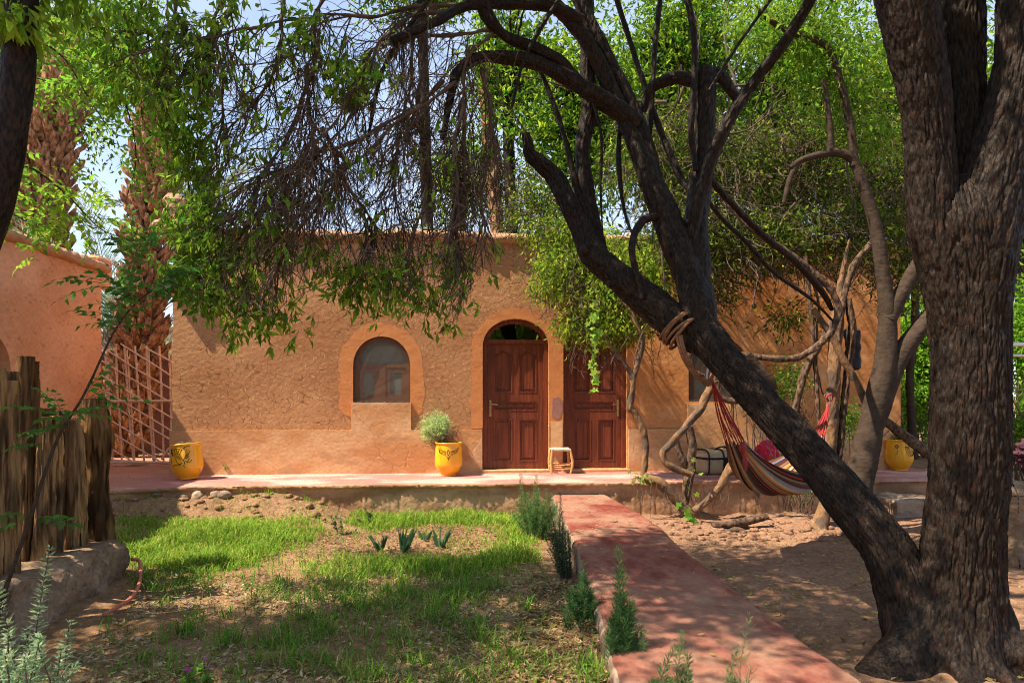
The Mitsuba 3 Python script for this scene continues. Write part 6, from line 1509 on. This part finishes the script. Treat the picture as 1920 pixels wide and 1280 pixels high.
def straps(name, label, cat_, px, py, n, L, W, col, spread=0.55):
    b = onG(px, py)
    b[2] = ground_z(b[0], b[1])
    k = thing(name, label, cat_, None)
    out = []
    for i in range(n):
        a = rg.uniform(0, 2 * np.pi)
        e = rg.uniform(0.05, spread)
        d = arr(math.cos(a) * e, math.sin(a) * e, 1.0)
        l = L * rg.uniform(0.6, 1.1)
        s_ = np.linspace(0, 1, 7)[:, None]
        c = b + arr(math.cos(a), math.sin(a), 0) * 0.02 + d * l * s_ + arr(math.cos(a), math.sin(a), -0.3) * l * 0.18 * s_ ** 2
        side = unit(np.cross(d, arr(math.cos(a + 1.3), math.sin(a + 1.3), 0.2)))
        nor = unit(np.cross(side, d))
        w = W * np.array([0.7, 1.0, 1.0, 0.9, 0.7, 0.4, 0.03])[:, None] / 2
        g = np.stack([c - side * w + nor * w * 0.6, c, c + side * w + nor * w * 0.6], 1)
        m = lattice(list(g))
        col_ = np.array(col) * rg.uniform(0.75, 1.3)
        obj('leaf', m, 'mat_leaf', k, smooth=True, color=np.tile(col_, (len(m.vertices), 1)))
IR = (0.104, 0.199, 0.1045)
straps('iris_clump', 'small clump of dark sword shaped leaves left of the larger clump in the grass', 'iris', 712, 1030, 9, 0.20, 0.045, IR)
straps('iris_clump', 'largest clump of dark sword shaped leaves in the middle of the grass', 'iris', 756, 1038, 16, 0.27, 0.05, IR)
straps('iris_clump', 'clump of dark sword shaped leaves at the right of the leaf bed', 'iris', 826, 1022, 11, 0.22, 0.045, IR)
straps('iris_clump', 'tiny dark leaf clump between the two right hand clumps', 'iris', 797, 1016, 5, 0.12, 0.05, IR)
def weed(name, label, cat_, px, py, n, h, L, W, col, zz=None, alt=None):
    b = onG(px, py) if zz is None else onG(px, py, zz)
    b[2] = ground_z(b[0], b[1]) if zz is None else zz
    k = thing(name, label, cat_)
    st_ = grow(rg, np.repeat(b[None], n, 0), shake(rg, n) * 0.45 + arr(0, 0, 1), h * rg.uniform(0.6, 1.1, n), m=7, droop=-0.02, jit=0.10)
    obj('stems', tubes(st_, np.full((n, 7), 0.003), 4), 'mat_twig', k)
    i, j = np.repeat(np.arange(n), 12), rg.integers(2, 7, n * 12)
    d = shake(rg, n * 12) + arr(0, 0, 0.4)
    v, f = leafmesh(rg, st_[i, j], d, L * rg.uniform(0.6, 1.2, n * 12), W, curl=0.1)
    leaves_obj('leaves', [(v, f, leafcolor(rg, n * 12, 5, col, 0.2, alt, 0.2))], k)
    return k, st_
weed('rose_seedling', 'small dark leaved seedling on bare earth left of the iris clumps', 'seedling', 635, 1008, 4, 0.30, 0.05, 0.03, (0.095, 0.133, 0.0760))
weed('rose_seedling', 'thin seedling rising from the grass behind the iris clumps', 'seedling', 690, 985, 4, 0.26, 0.045, 0.028, (0.095, 0.171, 0.0570))
k, st_ = weed('marigold', 'small plant with orange flowers on the earth heap by the terrace', 'flower', 425, 945, 4, 0.16, 0.045, 0.025, (0.171, 0.323, 0.0570))
def bloom(k, p, r, col, n=6, name='flower'):
    d = [arr(math.cos(2 * math.pi * i / n), math.sin(2 * math.pi * i / n), 0.35) for i in range(n)]
    v, f = leafmesh(rg, np.repeat(np.asarray(p)[None], n, 0), np.array(d), r, r * 0.9, fold=0.05, flat=np.tile(arr(0, 0, 1.0), (n, 1)), curl=0.0)
    obj(name, tm(v, f), 'mat_leaf', k, color=np.tile(np.array(col), (len(v), 1)))
bloom(k, st_[0, -1], 0.028, (0.75, 0.12, 0.02)); bloom(k, st_[1, -1], 0.025, (0.75, 0.14, 0.02))
for px, py, sd in ((352, 1300, 1), (386, 1290, 2)):
    k, st_ = weed('periwinkle', 'periwinkle with a pink flower at the bottom edge' + (', left one' if sd == 1 else ', the one further right'), 'flower', px, py, 4, 0.13, 0.045, 0.028, (0.209, 0.380, 0.0665))
    bloom(k, onG(px, py) + arr(0, 0, 0.16 if sd == 2 else 0.13), 0.026, (0.55, 0.12, 0.50), 5)
    bloom(k, st_[1, -1] + arr(0, 0, 0.01), 0.022, (0.55, 0.12, 0.50), 5)
# plants in the pots
M, _ = POTS[1]
c = (M @ arr(-0.08, 0, 0.78, 1))[:3]
k = thing('silver_bush', 'rounded silvery green feathery bush growing in the upright yellow pot', 'plant')
c = P(817, 803, FOC * (EYE - TZ) / (889 - HOR) - 0.02)
st_ = grow(rg, np.repeat((M @ arr(0, 0, 0.44, 1))[:3][None], 60, 0) + shake(rg, 60) * 0.04 * arr(1, 1, 0), unit(shake(rg, 60)) * arr(1, 0.9, 0.6) + arr(-0.6, 0, 0.9), 0.26 + 0.14 * rg.random(60), m=10, droop=0.03, jit=0.10)
obj('stems', tubes(st_, np.full((60, 10), 0.003), 3), 'mat_twig', k)
leaves_obj('foliage', [clumps(rg, c, (0.25, 0.22, 0.23), 6500, 0.038, 0.013, (0.46, 0.60, 0.30), (0.66, 0.76, 0.32), 0.3, size=0.035, per=55, droop=0.1, skin=0.55), clumps(rg, c, (0.29, 0.26, 0.27), 1200, 0.045, 0.008, (0.40, 0.55, 0.25), None, size=0.03, per=14, droop=0.1, skin=0.9)], k)
def potplant(idx, name, label, cat_, n, L, W, col, h, sp):
    M, _ = POTS[idx]
    k = thing(name, label, cat_)
    b0 = (M @ arr(0, 0, 0.45, 1))[:3]
    st_ = grow(rg, np.repeat(b0[None], n, 0) + shake(rg, n) * arr(0.05, 0.05, 0), shake(rg, n) * sp + arr(0, 0, 1), h * rg.uniform(0.6, 1.2, n), m=6, droop=0.0, jit=0.12)
    obj('stems', tubes(st_, np.full((n, 6), 0.004), 4), 'mat_twig', k)
    i, j = np.repeat(np.arange(n), 14), rg.integers(1, 6, n * 14)
    v, f = leafmesh(rg, st_[i, j], shake(rg, n * 14) + arr(0, 0, 0.5), L * rg.uniform(0.7, 1.2, n * 14), W, curl=0.1)
    leaves_obj('leaves', [(v, f, leafcolor(rg, n * 14, 5, col, 0.2))], k)
potplant(0, 'succulent', 'small pale succulent in the leaning yellow pot', 'plant', 5, 0.05, 0.016, (0.30, 0.40, 0.22), 0.09, 0.6)
potplant(2, 'pot_shrub', 'dark green little shrub in the shaded yellow pot', 'plant', 12, 0.06, 0.02, (0.095, 0.190, 0.0570), 0.20, 0.6)
# young bushes between the hammock and the house
for px, py, Z, r, n, lab in ((1480, 720, 9.0, (0.28, 0.25, 0.42), 900, 'sparse green bush behind the middle of the leaning trunk'), (1585, 790, 9.0, (0.25, 0.25, 0.40), 800, 'leafy bush beside the far end of the hammock'), (1420, 760, 9.6, (0.10, 0.10, 0.16), 140, 'small leafy twig in front of the wall above the pink cloth'), (1508, 905, 8.8, (0.12, 0.12, 0.25), 220, 'thin green seedling under the hammock')):
    k = thing('bush', lab, 'bush')
    cc = P(px, py, Z)
    m = 18
    st_ = grow(rg, np.c_[cc[0] + rg.normal(0, 0.05, m), cc[1] + rg.normal(0, 0.05, m), np.full(m, 0.12)], shake(rg, m) * 0.18 + arr(0, 0, 1), (cc[2] + r[2]) * rg.uniform(0.6, 1.0, m), m=9, droop=0.0, jit=0.09)
    obj('stems', tubes(st_, np.full((m, 9), 0.004), 4), 'mat_twig', k)
    leaves_obj('leaves', [clumps(rg, cc, r, n, 0.055, 0.022, (0.123, 0.237, 0.0380), LIME, 0.15, size=0.07, per=20, droop=0.6)], k)
